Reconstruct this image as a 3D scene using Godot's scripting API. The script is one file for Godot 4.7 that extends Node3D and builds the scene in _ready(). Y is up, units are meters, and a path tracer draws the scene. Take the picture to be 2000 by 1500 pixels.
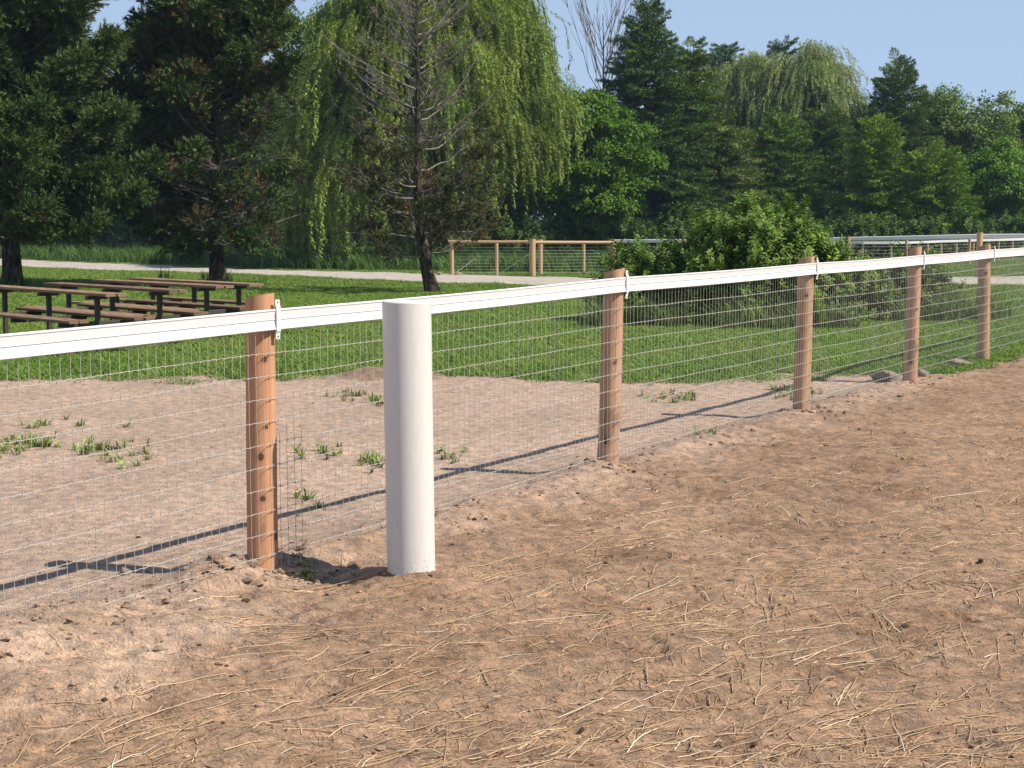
extends Node3D

# ---------------------------------------------------------------- mesh builder
class MB:
	var v := PackedVector3Array()
	var n := PackedVector3Array()
	var c := PackedColorArray()
	var u := PackedVector2Array()
	var i := PackedInt32Array()
	var col := Color.WHITE

	func tri(a: Vector3, b: Vector3, d: Vector3, nn := Vector3.ZERO) -> void:
		var m := nn
		if m == Vector3.ZERO:
			m = (d - a).cross(b - a).normalized()
		var k := v.size()
		v.append(a); v.append(b); v.append(d)
		for q in 3:
			n.append(m); c.append(col); u.append(Vector2(0.5, 0.5))
		i.append(k); i.append(k + 1); i.append(k + 2)

	func quad(a: Vector3, b: Vector3, d: Vector3, e: Vector3, nn := Vector3.ZERO, ua := Vector2.ZERO, ud := Vector2.ONE) -> void:
		var m := nn
		if m == Vector3.ZERO:
			m = (d - a).cross(b - a).normalized()
		var k := v.size()
		v.append(a); v.append(b); v.append(d); v.append(e)
		u.append(ua); u.append(Vector2(ud.x, ua.y)); u.append(ud); u.append(Vector2(ua.x, ud.y))
		for q in 4:
			n.append(m); c.append(col)
		for q in [0, 1, 2, 0, 2, 3]:
			i.append(k + q)

	# a slightly folded leaf from p along dir, flat side towards up
	func leaf(p: Vector3, dir: Vector3, up: Vector3, l: float, w: float) -> void:
		var side := dir.cross(up).normalized() * w * 0.5
		var mid := p + dir * l * 0.45
		var tip := p + dir * l
		tri(p, mid + side, tip)
		tri(p, tip, mid - side)

	func needle(p: Vector3, dir: Vector3, l: float, w: float, turn: float) -> void:
		var q := dir.cross(Vector3(sin(turn), 0.37, cos(turn))).normalized() * w * 0.5
		tri(p - q, p + q, p + dir * l)

	func tube(p: PackedVector3Array, r: PackedFloat32Array, sides: int, cap := false, uvs := 1.0) -> void:
		var k := v.size()
		var m := p.size()
		var ref := Vector3(0.31, 0.2, 0.93)
		var run := 0.0
		for a in m:
			var t := (p[mini(a + 1, m - 1)] - p[maxi(a - 1, 0)]).normalized()
			if a > 0:
				run += p[a].distance_to(p[a - 1])
			var x := t.cross(ref)
			if x.length() < 0.05:
				x = t.cross(Vector3.RIGHT)
			x = x.normalized()
			var y := x.cross(t)
			for s in sides + 1:
				var g := TAU * s / sides
				var o := x * cos(g) + y * sin(g)
				v.append(p[a] + o * r[a]); n.append(o); c.append(col)
				u.append(Vector2(float(s) / sides, run * uvs))
		for a in m - 1:
			for s in sides:
				var q := k + a * (sides + 1) + s
				i.append(q); i.append(q + 1); i.append(q + sides + 2)
				i.append(q); i.append(q + sides + 2); i.append(q + sides + 1)
		if cap:
			var t2 := (p[m - 1] - p[m - 2]).normalized()
			var b := k + (m - 1) * (sides + 1)
			for s in sides:
				tri(p[m - 1], v[b + s], v[b + s + 1], t2)

	# box with small chamfers on the long edges; t carries place and turn, s the full size
	func box(t: Transform3D, s: Vector3, ch := 0.0) -> void:
		var h := s * 0.5
		var pr := [Vector2(-h.y + ch, h.z), Vector2(h.y - ch, h.z), Vector2(h.y, h.z - ch), Vector2(h.y, -h.z + ch), Vector2(h.y - ch, -h.z), Vector2(-h.y + ch, -h.z), Vector2(-h.y, -h.z + ch), Vector2(-h.y, h.z - ch)]
		if ch <= 0.0:
			pr = [Vector2(-h.y, h.z), Vector2(h.y, h.z), Vector2(h.y, -h.z), Vector2(-h.y, -h.z)]
		var m := pr.size()
		for q in m:
			var a: Vector2 = pr[q]
			var b: Vector2 = pr[(q + 1) % m]
			var nn := t.basis * Vector3(0, (a.x + b.x) * 0.5 / h.y if absf(a.x + b.x) > h.y else 0.0, (a.y + b.y) * 0.5 / h.z if absf(a.y + b.y) > h.z else 0.0)
			quad(t * Vector3(-h.x, a.x, a.y), t * Vector3(h.x, a.x, a.y), t * Vector3(h.x, b.x, b.y), t * Vector3(-h.x, b.x, b.y), nn.normalized(), Vector2(0, float(q) / m), Vector2(s.x, (q + 1.0) / m))
		for e in [-1, 1]:
			var nn := t.basis * Vector3(e, 0, 0)
			for q in range(1, m - 1):
				tri(t * Vector3(h.x * e, pr[0].x, pr[0].y), t * Vector3(h.x * e, pr[q].x, pr[q].y), t * Vector3(h.x * e, pr[q + 1].x, pr[q + 1].y), nn.normalized())

	func mesh() -> ArrayMesh:
		for k in range(0, i.size(), 3):
			var p := v[i[k]]
			if (v[i[k + 2]] - p).cross(v[i[k + 1]] - p).dot(n[i[k]]) < 0.0:
				var t := i[k + 1]
				i[k + 1] = i[k + 2]
				i[k + 2] = t
		var a := []
		a.resize(Mesh.ARRAY_MAX)
		a[Mesh.ARRAY_VERTEX] = v; a[Mesh.ARRAY_NORMAL] = n; a[Mesh.ARRAY_COLOR] = c; a[Mesh.ARRAY_TEX_UV] = u; a[Mesh.ARRAY_INDEX] = i
		var m := ArrayMesh.new()
		m.add_surface_from_arrays(Mesh.PRIMITIVE_TRIANGLES, a)
		return m

# copies of one small shape (leaves, needles, blades) that make up a crown or a lawn
class Spread:
	var b := PackedFloat32Array()

	func put(t: Basis, o: Vector3, k: Color) -> void:
		b.append_array(PackedFloat32Array([t.x.x, t.y.x, t.z.x, o.x, t.x.y, t.y.y, t.z.y, o.y, t.x.z, t.y.z, t.z.z, o.z, k.r, k.g, k.b, 1.0]))

	func node(called: String, m: Mesh, material: Material) -> MultiMeshInstance3D:
		var mm := MultiMesh.new()
		mm.transform_format = MultiMesh.TRANSFORM_3D
		mm.use_colors = true
		mm.mesh = m
		mm.instance_count = b.size() / 16
		mm.buffer = b
		var o := MultiMeshInstance3D.new()
		o.name = called
		o.multimesh = mm
		o.material_override = material
		return o

var rng := RandomNumberGenerator.new()
var used := {}
var M := {}
var S := {}
var nz := {}

# ---------------------------------------------------------------- small helpers
func rf(a: float, b: float) -> float:
	return rng.randf_range(a, b)

func numbered(called: String) -> String:
	used[called] = used.get(called, 0) + 1
	return called if used[called] == 1 else "%s_%03d" % [called, used[called] - 1]

func meta(o: Node, label: String, category: String, group := "", kind := "") -> void:
	if label: o.set_meta("label", label)
	if category: o.set_meta("category", category)
	if group: o.set_meta("group", group)
	if kind: o.set_meta("kind", kind)

func thing(called: String, label: String, category: String, at: Vector3, group := "") -> Node3D:
	var o := Node3D.new()
	o.name = numbered(called)
	o.position = at
	meta(o, label, category, group)
	add_child(o)
	return o

func single(called: String, m: Mesh, material: Material, label: String, category: String, at: Vector3, group := "", kind := "") -> MeshInstance3D:
	var o := MeshInstance3D.new()
	o.name = numbered(called)
	o.mesh = m
	o.material_override = material
	o.position = at
	meta(o, label, category, group, kind)
	add_child(o)
	return o

# a part whose mesh is given in the axes of its parent
func part(parent: Node3D, called: String, m: Mesh, material: Material, at := Vector3.ZERO) -> MeshInstance3D:
	var o := MeshInstance3D.new()
	o.name = called
	o.mesh = m
	o.material_override = material
	o.position = at
	parent.add_child(o, true)
	return o

func mat(lin: Color, rough: float, spec := 0.5, metal := 0.0) -> StandardMaterial3D:
	var m := StandardMaterial3D.new()
	m.albedo_color = lin.linear_to_srgb()
	m.roughness = rough
	m.metallic_specular = spec
	m.metallic = metal
	return m

func leafmat(back: Color, rough := 0.6) -> StandardMaterial3D:
	var m := StandardMaterial3D.new()
	m.vertex_color_use_as_albedo = true
	m.roughness = rough
	m.metallic_specular = 0.2
	m.backlight_enabled = true
	m.backlight = back
	m.cull_mode = BaseMaterial3D.CULL_DISABLED
	return m

func noise(seed_: int, freq: float, oct := 4, type := FastNoiseLite.TYPE_SIMPLEX_SMOOTH, gain := 0.5) -> FastNoiseLite:
	var f := FastNoiseLite.new()
	f.seed = seed_
	f.noise_type = type
	f.frequency = freq
	f.fractal_octaves = oct
	f.fractal_gain = gain
	f.fractal_type = FastNoiseLite.FRACTAL_FBM if oct > 1 else FastNoiseLite.FRACTAL_NONE
	return f

func basis_along(y: Vector3, turn: float) -> Basis:
	var q := y.normalized()
	var x := q.cross(Vector3(0.12, 0.3, 0.95)).normalized()
	if x.length() < 0.1:
		x = q.cross(Vector3.RIGHT).normalized()
	var z := x.cross(q)
	return Basis(x, q, z) * Basis(Vector3.UP, turn)

func ball() -> Vector3:
	while true:
		var p := Vector3(rf(-1, 1), rf(-1, 1), rf(-1, 1))
		if p.length() < 1.0 and p.length() > 0.05:
			return p
	return Vector3.UP

func shade(k: Color, spread: float) -> Color:
	var f := exp(rng.randfn(0.0, spread))
	return Color(k.r * f * rf(0.94, 1.06), k.g * f, k.b * f * rf(0.9, 1.1))

# ---------------------------------------------------------------- lie of the land
const F0 := Vector3(-1.166, 0, -6.9)          # foot of the first fence post
const FD := Vector3(0.5335, 0, -0.8458)       # the way the fence runs
const FN := Vector3(0.8458, 0, 0.5335)        # out from the fence, towards the track

func hill(x: float, z: float, cx: float, cz: float, r: float) -> float:
	return exp(-((x - cx) * (x - cx) + (z - cz) * (z - cz)) / (r * r))

func land(x: float, z: float) -> float:
	var d := -z
	var s := (x - F0.x) * FN.x + (z - F0.z) * FN.z
	var h := -0.065 * smoothstep(0.0, 0.55, -s) * (1.0 - smoothstep(14.0, 17.0, d))
	h -= 0.22 * smoothstep(15.0, 45.0, d) * (1.0 - smoothstep(4.0, 12.0, x)) * smoothstep(0.0, 4.0, -s)
	h -= 0.28 * smoothstep(48.0, 68.0, d)
	h += 0.028 * exp(-s * s / 0.05) * (1.0 - smoothstep(13.0, 16.0, d))
	h += 0.06 * hill(x, z, -1.38, -6.78, 0.2) + 0.03 * hill(x, z, -0.45, -6.72, 0.24) + 0.04 * hill(x, z, 0.48, -9.7, 0.2)
	h += 0.11 * hill(x, z, -1.5, -15.6, 0.33) + 0.09 * hill(x, z, -1.02, -15.55, 0.3)
	h += 0.07 * hill(x, z, -1.75, -5.3, 0.42) + 0.05 * hill(x, z, -1.25, -5.75, 0.3) + 0.05 * hill(x, z, -1.95, -5.9, 0.3)
	h -= 0.05 * hill(x, z, -0.8, -6.75, 0.22)
	return h

func fence_side(x: float, z: float) -> float:
	return (x - F0.x) * FN.x + (z - F0.z) * FN.z

func rough_land(x: float, z: float) -> float:
	var d := -z
	var s := fence_side(x, z)
	var near := 1.0 - smoothstep(15.0, 24.0, d)
	var h: float = 0.014 * nz.big.get_noise_2d(x, z) * (1.0 + smoothstep(20.0, 40.0, d) * 2.0)
	if near > 0.0:
		var berm := exp(-(s - 0.15) * (s - 0.15) / 0.55)
		if s < -0.3:
			berm *= 0.3
		var front := smoothstep(-0.4, 0.5, s)
		h += near * (0.011 + 0.02 * berm + 0.010 * front) * nz.mid.get_noise_2d(x, z)
		var cell: float = nz.cell.get_noise_2d(x + 0.05 * nz.fine.get_noise_2d(x, z), z)
		var patch := smoothstep(-0.05, 0.35, nz.patch.get_noise_2d(x, z))
		h += near * (0.010 * front * patch + 0.018 * berm * patch + 0.003) * cell
		var print_ := 1.0 - smoothstep(0.07, 0.17, nz.hoof.get_noise_2d(x * 0.8, z) + 1.0 + 0.08 * nz.fine.get_noise_2d(x, z))
		h -= near * 0.016 * print_ * smoothstep(0.3, 0.9, s)
		if d < 13.0:
			h += (0.003 + 0.005 * front) * nz.fine.get_noise_2d(x, z)
	return h

func gy(x: float, z: float) -> float:
	return land(x, z) + rough_land(x, z)

# 1 where the lawn grows, 0 on bare earth
func lawn(x: float, z: float) -> float:
	var d := -z
	var s := fence_side(x, z)
	var edge: float = 15.85 + 0.9 * nz.edge.get_noise_2d(x, z) + 0.5 * nz.edge.get_noise_2d(x * 4.0, z * 4.0)
	var g := smoothstep(edge - 0.25, edge + 0.3, d)
	var off := 0.12 if d > 14.8 else 0.0
	g *= 1.0 - smoothstep(-0.25 + off, 0.1 + off + 0.15 * nz.edge.get_noise_2d(z * 3.0, x * 3.0), s)
	var m := hill(x, z, -1.5, -15.6, 0.3) + hill(x, z, -1.02, -15.55, 0.26)
	if m > 0.45:
		g *= 1.0 - smoothstep(0.45, 0.6, m + 0.25 * nz.edge.get_noise_2d(x * 4.0, z * 4.0))
	return g

const ROAD := [Vector2(-60, 118), Vector2(-36, 88), Vector2(-24.1, 74.4), Vector2(-17.1, 67.2), Vector2(-11.7, 59.5), Vector2(-7.26, 53.6), Vector2(-4.06, 50.0), Vector2(-1.6, 47.4), Vector2(0.3, 46.0), Vector2(3.5, 43.4), Vector2(6.5, 41.2), Vector2(9.0, 40.2), Vector2(13.1, 40.2), Vector2(20, 41.0), Vector2(45, 46.0)]

func road_distance(x: float, z: float) -> float:
	var best := 1e9
	var p := Vector2(x, -z)
	for k in ROAD.size() - 1:
		var q := Geometry2D.get_closest_point_to_segment(p, ROAD[k], ROAD[k + 1])
		best = minf(best, p.distance_to(q))
	return best

# ---------------------------------------------------------------- textures
func tex(im: Image) -> ImageTexture:
	return ImageTexture.create_from_image(im)

func soil_textures() -> Array:
	var w := 1024
	var a := noise(11, 0.012, 5, FastNoiseLite.TYPE_SIMPLEX_SMOOTH, 0.62).get_seamless_image(w, w).get_data()
	var b := noise(12, 0.09, 3, FastNoiseLite.TYPE_SIMPLEX, 0.6).get_seamless_image(w, w).get_data()
	var d := noise(13, 0.05, 2, FastNoiseLite.TYPE_CELLULAR).get_seamless_image(w, w).get_data()
	var col := PackedByteArray()
	col.resize(w * w * 3)
	var hgt := PackedByteArray()
	hgt.resize(w * w)
	for k in w * w:
		var p := a[k] / 255.0
		var q := b[k] / 255.0
		var e := d[k] / 255.0
		var t := 0.60 + 0.13 * (p - 0.5) * 2.0 + 0.12 * (q - 0.5) * 2.0
		var warm := (p - q) * 0.05
		col[3 * k] = clampi(int((t + 0.13 + warm) * 255), 0, 255)
		col[3 * k + 1] = clampi(int((t + 0.13) * 255), 0, 255)
		col[3 * k + 2] = clampi(int((t + 0.13 - warm) * 255), 0, 255)
		hgt[k] = clampi(int((0.45 * p + 0.3 * q + 0.3 * e) * 255), 0, 255)
	# chaff: short pale and dark fibres lying in the soil
	for k in 7500:
		var x := rf(0, w)
		var y := rf(0, w)
		var g := rng.randfn(0.95, 0.5)
		var l := rf(6, 34)
		var f := rf(1.12, 1.45) if rng.randf() < 0.55 else rf(0.42, 0.75)
		var bend := rf(-0.03, 0.03)
		for s in int(l):
			x += cos(g); y += sin(g); g += bend
			var o := 3 * (posmod(int(y), w) * w + posmod(int(x), w))
			col[o] = clampi(int(col[o] * f), 0, 255)
			col[o + 1] = clampi(int(col[o + 1] * (f - 0.02)), 0, 255)
			col[o + 2] = clampi(int(col[o + 2] * (f - 0.06)), 0, 255)
			hgt[o / 3] = clampi(hgt[o / 3] + (40 if f > 1.0 else -40), 0, 255)
	return [tex(Image.create_from_data(w, w, false, Image.FORMAT_RGB8, col)), tex(Image.create_from_data(w, w, false, Image.FORMAT_L8, hgt))]

# u runs round the log, v along it; knots as in the photograph for the first post
func log_texture(sd: int, base: Color, knots: Array) -> ImageTexture:
	var w := 256
	var h := 1024
	var g1 := noise(sd, 0.02, 4)
	var g2 := noise(sd + 5, 0.11, 3)
	var g3 := noise(sd + 9, 0.006, 3)
	var im := Image.create(w, h, false, Image.FORMAT_RGB8)
	for y in h:
		for x in w:
			var cx := cos(TAU * x / w) * 40.0
			var cz := sin(TAU * x / w) * 40.0
			var pull := 0.0
			var dark := 0.0
			for kn in knots:
				var dx: float = (x - kn[0] * w) / 11.0
				var dy: float = (y - kn[1] * h) / (14.0 * kn[2])
				var r: float = sqrt(dx * dx + dy * dy) / kn[2]
				if r < 3.0:
					pull += exp(-r * r * 0.6) * 5.0
					dark = maxf(dark, (1.0 - smoothstep(0.6, 1.05, r)) * 0.62 + (1.0 - smoothstep(0.9, 2.4, r)) * 0.16)
			var t := 1.0 + 0.17 * g2.get_noise_3d(cx * 1.4 + pull, y * 0.05, cz * 1.4) + 0.2 * g1.get_noise_3d(cx + pull * 2.0, y * 0.16, cz)
			var blot := smoothstep(0.12, 0.42, g3.get_noise_3d(cx * 2.2, y * 0.7, cz * 2.2))
			t *= 1.0 - 0.32 * blot
			t *= 1.0 - dark
			im.set_pixel(x, y, Color(base.r * t, base.g * t * (1.0 - 0.1 * dark), base.b * t * (1.0 - 0.2 * dark)).linear_to_srgb())
	return tex(im)

func bark_texture() -> ImageTexture:
	var w := 256
	var g1 := noise(71, 0.05, 4, FastNoiseLite.TYPE_CELLULAR)
	var g2 := noise(72, 0.03, 4)
	var im := Image.create(w, w, false, Image.FORMAT_RGB8)
	for y in w:
		for x in w:
			var cx := cos(TAU * x / w) * 60.0
			var cz := sin(TAU * x / w) * 60.0
			var t := 0.62 + 0.5 * g1.get_noise_3d(cx * 1.5, y * 0.55, cz * 1.5) + 0.4 * g2.get_noise_3d(cx, y * 0.6, cz)
			t = clampf(t, 0.1, 1.0)
			im.set_pixel(x, y, Color(t, t * 0.93, t * 0.86))
	return tex(im)

func plank_texture() -> ImageTexture:
	var g := noise(81, 0.05, 4)
	var im := Image.create(512, 64, false, Image.FORMAT_RGB8)
	for y in 64:
		for x in 512:
			var t := 0.8 + 0.28 * g.get_noise_2d(x * 0.12, y * 2.2)
			im.set_pixel(x, y, Color(t, t * 0.99, t * 0.97))
	return tex(im)

func pipe_texture() -> ImageTexture:
	var w := 512
	var h := 1024
	var im := Image.create(w, h, false, Image.FORMAT_RGB8)
	var g := noise(91, 0.02, 3)
	for y in h:
		for x in w:
			var t := 0.985 + 0.02 * g.get_noise_2d(x * 2.0, y * 0.5)
			im.set_pixel(x, y, Color(t, t * 0.992, t * 0.975))
	# mud specks and drips along the foot, a few scuffs higher up (v = 0 at the foot)
	for k in 130:
		var y0 := int(absf(rng.randfn(0.0, 24.0))) + 12
		var x0 := rng.randi_range(0, w - 1)
		var tall := rng.randi_range(1, 8)
		var f := rf(0.4, 0.9)
		for y in tall:
			for x in rng.randi_range(1, 4):
				var px := posmod(x0 + x, w)
				var py := clampi(y0 + y, 0, h - 1)
				im.set_pixel(px, py, im.get_pixel(px, py).lerp(Color(0.55, 0.42, 0.32), 1.0 - f))
	for k in 420:
		var x0 := rng.randi_range(0, w - 1)
		var y0 := rng.randi_range(0, h - 12)
		for y in rng.randi_range(1, 6):
			im.set_pixel(x0, y0 + y, im.get_pixel(x0, y0 + y).darkened(rf(0.03, 0.14)))
	return tex(im)

# ---------------------------------------------------------------- foliage shapes, about one unit long each
func make_sprays() -> void:
	# pine: a fan of shoots, each a brush of needles
	for q in 3:
		var b := MB.new()
		for s in 11:
			var g := TAU * s / 5.5 + rf(-0.4, 0.4)
			var lean := rf(0.2, 1.35) if s > 0 else 0.1
			var dir := Vector3(sin(lean) * cos(g), cos(lean), sin(lean) * sin(g))
			var l := rf(0.45, 0.8)
			b.col = Color(0.2, 0.15, 0.11)
			b.needle(Vector3.ZERO, dir, l, 0.03, g)
			for k in 20:
				var t := rf(0.35, 1.0)
				var a := rf(0, TAU)
				var out := dir.cross(Vector3(cos(a), 0.2, sin(a))).normalized()
				b.col = Color.WHITE * rf(0.8, 1.2)
				b.needle(dir * l * t, (dir * 1.15 + out).normalized(), rf(0.13, 0.21), 0.05, a)
		S["pine%d" % q] = b.mesh()
	# spruce and larch: a flat frond along +y, droop towards -z
	for q in 2:
		var b := MB.new()
		for s in 15:
			var t := 0.06 + 0.94 * s / 15.0
			var side := 1.0 if s % 2 else -1.0
			var l := (0.42 * (1.0 - t) + 0.1) * rf(0.8, 1.2)
			var o := Vector3(0, t, -0.16 * t * t)
			var dir := Vector3(side * 0.8, 0.62, rf(-0.25, 0.1)).normalized()
			for k in 9:
				var w := (k + 0.5) / 9.0
				var a := rf(0, TAU)
				b.col = Color.WHITE * rf(0.8, 1.2)
				b.needle(o + dir * l * w, (dir + Vector3(cos(a), sin(a) * 0.5, sin(a)) * 0.9).normalized(), rf(0.12, 0.2), 0.05, a)
		S["spruce%d" % q] = b.mesh()
	# willow: one hanging whip with narrow leaves
	for q in 3:
		var b := MB.new()
		var sway := Vector2(rf(-0.12, 0.12), rf(-0.12, 0.12))
		for k in 34:
			var t := (k + rf(0, 1)) / 34.0
			var o := Vector3(sway.x * t * t, -t, sway.y * t * t)
			var a := rf(0, TAU)
			b.col = Color.WHITE * rf(0.8, 1.2)
			b.leaf(o, Vector3(cos(a) * 0.75, -1.0, sin(a) * 0.75).normalized(), Vector3(cos(a + 0.6), 0.7, sin(a + 0.6)).normalized(), rf(0.1, 0.15), 0.032)
		S["willow%d" % q] = b.mesh()
	# broad leaves: a loose clump
	for q in 3:
		var b := MB.new()
		for k in 26:
			var p := ball() * Vector3(0.5, 0.36, 0.5)
			var dir := (p * 1.5 + Vector3(rf(-1, 1), rf(-0.9, 0.4), rf(-1, 1)) * 0.6).normalized()
			b.col = Color.WHITE * rf(0.8, 1.2)
			b.leaf(p, dir, (Vector3.UP + ball() * 0.8).normalized(), rf(0.22, 0.32), rf(0.13, 0.19))
		S["leaf%d" % q] = b.mesh()
	# shrub: a shoot along +y with paired leaves
	for q in 3:
		var b := MB.new()
		b.col = Color(0.9, 0.6, 0.4)
		b.needle(Vector3(0, -0.3, 0), Vector3.UP, 1.1, 0.03, 0.4)
		for k in 14:
			var t := 0.05 + 0.9 * k / 13.0
			var a := k * 2.4 + rf(-0.4, 0.4)
			var out := Vector3(cos(a), rf(0.05, 0.7), sin(a)).normalized()
			b.col = Color.WHITE * rf(0.8, 1.2)
			b.leaf(Vector3(0, t * 0.8, 0), out, (Vector3.UP * 1.2 + ball() * 0.5 - out * 0.3).normalized(), rf(0.26, 0.4) * (1.15 - t * 0.5), rf(0.13, 0.17))
		S["shrub%d" % q] = b.mesh()
	# grass: a small mown tuft, one unit = 1 m
	for q in 3:
		var b := MB.new()
		for k in 80:
			var p := Vector3(rf(-1, 1), 0, rf(-1, 1)) * 0.17
			var a := rf(0, TAU)
			var lean := Vector3(cos(a), 0, sin(a)) * rf(0.6, 2.4)
			var side := Vector3(-sin(a + 0.4), 0, cos(a + 0.4)) * rf(0.004, 0.007)
			var tip := (Vector3.UP + lean).normalized() * rf(0.035, 0.08)
			b.col = Color.WHITE * rf(0.75, 1.25)
			if rng.randf() < 0.12:
				b.col = Color(2.3, 1.6, 1.6)
			b.tri(p - side, p + side, p + tip)
		S["grass%d" % q] = b.mesh()
	# tall rough grass
	for q in 2:
		var b := MB.new()
		for k in 46:
			var p := Vector3(rf(-1, 1), 0, rf(-1, 1)) * 0.2
			var a := rf(0, TAU)
			var lean := Vector3(cos(a), 0, sin(a)) * rf(0.05, 0.5)
			var side := Vector3(-sin(a + 0.7), 0, cos(a + 0.7)) * rf(0.006, 0.012)
			var l := rf(0.3, 0.8)
			var mid := p + (Vector3.UP + lean * 0.5).normalized() * l * 0.6
			var tip := p + (Vector3.UP + lean * 1.4).normalized() * l
			b.col = Color.WHITE * rf(0.75, 1.25)
			b.quad(p - side, p + side, mid + side * 0.8, mid - side * 0.8)
			b.tri(mid - side * 0.8, mid + side * 0.8, tip)
		S["tall%d" % q] = b.mesh()

func crown(tree: Node3D, sp: Array, prefix: String, material: Material, called := "crown") -> void:
	for q in sp.size():
		if sp[q].b.size() == 0:
			continue
		var o: MultiMeshInstance3D = sp[q].node(called, S[prefix + str(q)], material)
		o.set_meta("kind", "stuff")
		tree.add_child(o, true)

func spreads(k: int) -> Array:
	var a := []
	for q in k:
		a.append(Spread.new())
	return a

func limb_points(o: Vector3, dir: Vector3, l: float, curl: float, wob: float, seg := 6) -> PackedVector3Array:
	var p := PackedVector3Array()
	var off := Vector3.ZERO
	for k in seg + 1:
		var t := float(k) / seg
		if k > 0:
			off += Vector3(rf(-1, 1), rf(-1, 1), rf(-1, 1)) * wob * l / seg
		p.append(o + dir * l * t + Vector3.UP * curl * l * t * t + off)
	return p

func taper(a: float, b: float, k: int) -> PackedFloat32Array:
	var r := PackedFloat32Array()
	for q in k:
		r.append(lerpf(a, b, float(q) / (k - 1)))
	return r

func trunk_line(h: float, bend: Array, seg := 12) -> PackedVector3Array:
	# bend: [x offset at the foot, x lean towards the top]
	var p := PackedVector3Array()
	for k in seg + 1:
		var t := float(k) / seg
		var y := -0.25 + (h + 0.25) * t
		p.append(Vector3(bend[0] * exp(-maxf(y, 0.0) / 0.8) - bend[0] + bend[1] * t + rf(-1, 1) * 0.012 * h * 0.2, y, rf(-1, 1) * 0.012 * h * 0.2))
	return p

func on_line(p: PackedVector3Array, y: float) -> Vector3:
	for k in p.size() - 1:
		if p[k + 1].y >= y:
			return p[k].lerp(p[k + 1], clampf((y - p[k].y) / (p[k + 1].y - p[k].y), 0, 1))
	return p[p.size() - 1]

# pines and dying conifers near the lawn: every limb is a part of its own
func pine(at: Vector3, h: float, reach: float, o: Dictionary) -> void:
	rng.seed = o.seed
	var t := thing("pine_tree", o.label, "tree", at, "pines on the lawn")
	var line := trunk_line(h, o.get("bend", [0.0, 0.0]))
	var b := MB.new()
	var r0: float = o.get("girth", 0.24)
	var rad := PackedFloat32Array()
	for k in line.size():
		var q := float(k) / (line.size() - 1)
		rad.append(r0 * (1.0 - q * 0.92) * (1.0 + 0.35 * exp(-q * 22.0)))
	b.tube(line, rad, 12, false, 0.6)
	part(t, "trunk", b.mesh(), M.bark)
	var sp := spreads(3)
	var y: float = o.from
	while y < h * 0.985:
		var q: float = (y - o.from) / (h - o.from)
		var whorl := rng.randi_range(4, 6) if o.get("dense", 1.0) > 0.8 else rng.randi_range(3, 5)
		var spin := rf(0, TAU)
		for w in whorl:
			var a := spin + TAU * w / whorl + rf(-0.35, 0.35)
			var l: float = reach * pow(1.0 - q, o.get("shape", 0.62)) * rf(0.62, 1.08) + 0.25
			if q < 0.12:
				l *= 0.62 + q * 3.0
			var rise: float = lerpf(o.get("low", -0.08), o.get("high", 0.75), q) + rf(-0.12, 0.12)
			var dir := Vector3(cos(a), rise, sin(a)).normalized()
			var root := on_line(line, y + rf(-0.12, 0.12))
			var pts := limb_points(root, dir, l, o.get("curl", 0.16) * rf(0.3, 1.5), o.get("wob", 0.1))
			var lb := MB.new()
			lb.tube(pts, taper((0.014 + 0.011 * l) * o.get("thin", 1.0), 0.005, pts.size()), 5)
			var green: float = o.green.call(q, dir)
			var side := dir.cross(Vector3.UP).normalized()
			var twigs := int(6 + l * 4.2)
			for k in twigs:
				var f := rf(0.22, 1.0) if k > 0 else 1.0
				var at2: Vector3 = pts[0].lerp(pts[pts.size() - 1], f) + Vector3.UP * (o.get("curl", 0.16) * l * (f * f - f))
				var sgn := 1.0 if k % 2 else -1.0
				var td := (dir * rf(0.5, 1.0) + side * sgn * rf(0.3, 1.0) + Vector3.UP * rf(-0.2, 0.5)).normalized()
				var tl := rf(0.22, 0.6) * (0.5 + 0.35 * l) * (1.25 - f * 0.6)
				if k == 0:
					td = (dir + Vector3.UP * 0.4).normalized()
					tl = 0.2
				var tp := limb_points(at2, td, tl, 0.25, 0.14, 3)
				lb.tube(tp, taper(0.008, 0.003, 4), 3)
				if o.get("twiggy", 0.0) > rng.randf():
					for e in 3:
						var ep := tp[rng.randi_range(1, 2)]
						lb.tube(limb_points(ep, (td + ball() * 0.9).normalized(), tl * rf(0.3, 0.7), 0.3, 0.2, 2), taper(0.005, 0.002, 3), 3)
				for e in 3:
					if rng.randf() < green:
						var tip := tp[3 - e]
						var up := (td * 0.7 + Vector3.UP * rf(0.2, 0.9) + ball() * 0.5).normalized()
						var sz: float = rf(0.40, 0.66) * o.get("tuft", 1.0)
						var k2: Color = o.tint
						if rng.randf() < o.get("brown", 0.05):
							k2 = Color(0.135, 0.088, 0.045)
						sp[rng.randi_range(0, 2)].put(basis_along(up, rf(0, TAU)).scaled(Vector3.ONE * sz), tip, shade(k2, 0.22))
			part(t, "branch", lb.mesh(), M.twig)
		y += o.get("step", 0.42) * rf(0.75, 1.25) * (1.0 - 0.35 * q)
	crown(t, sp, "pine", M.needle)

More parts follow.
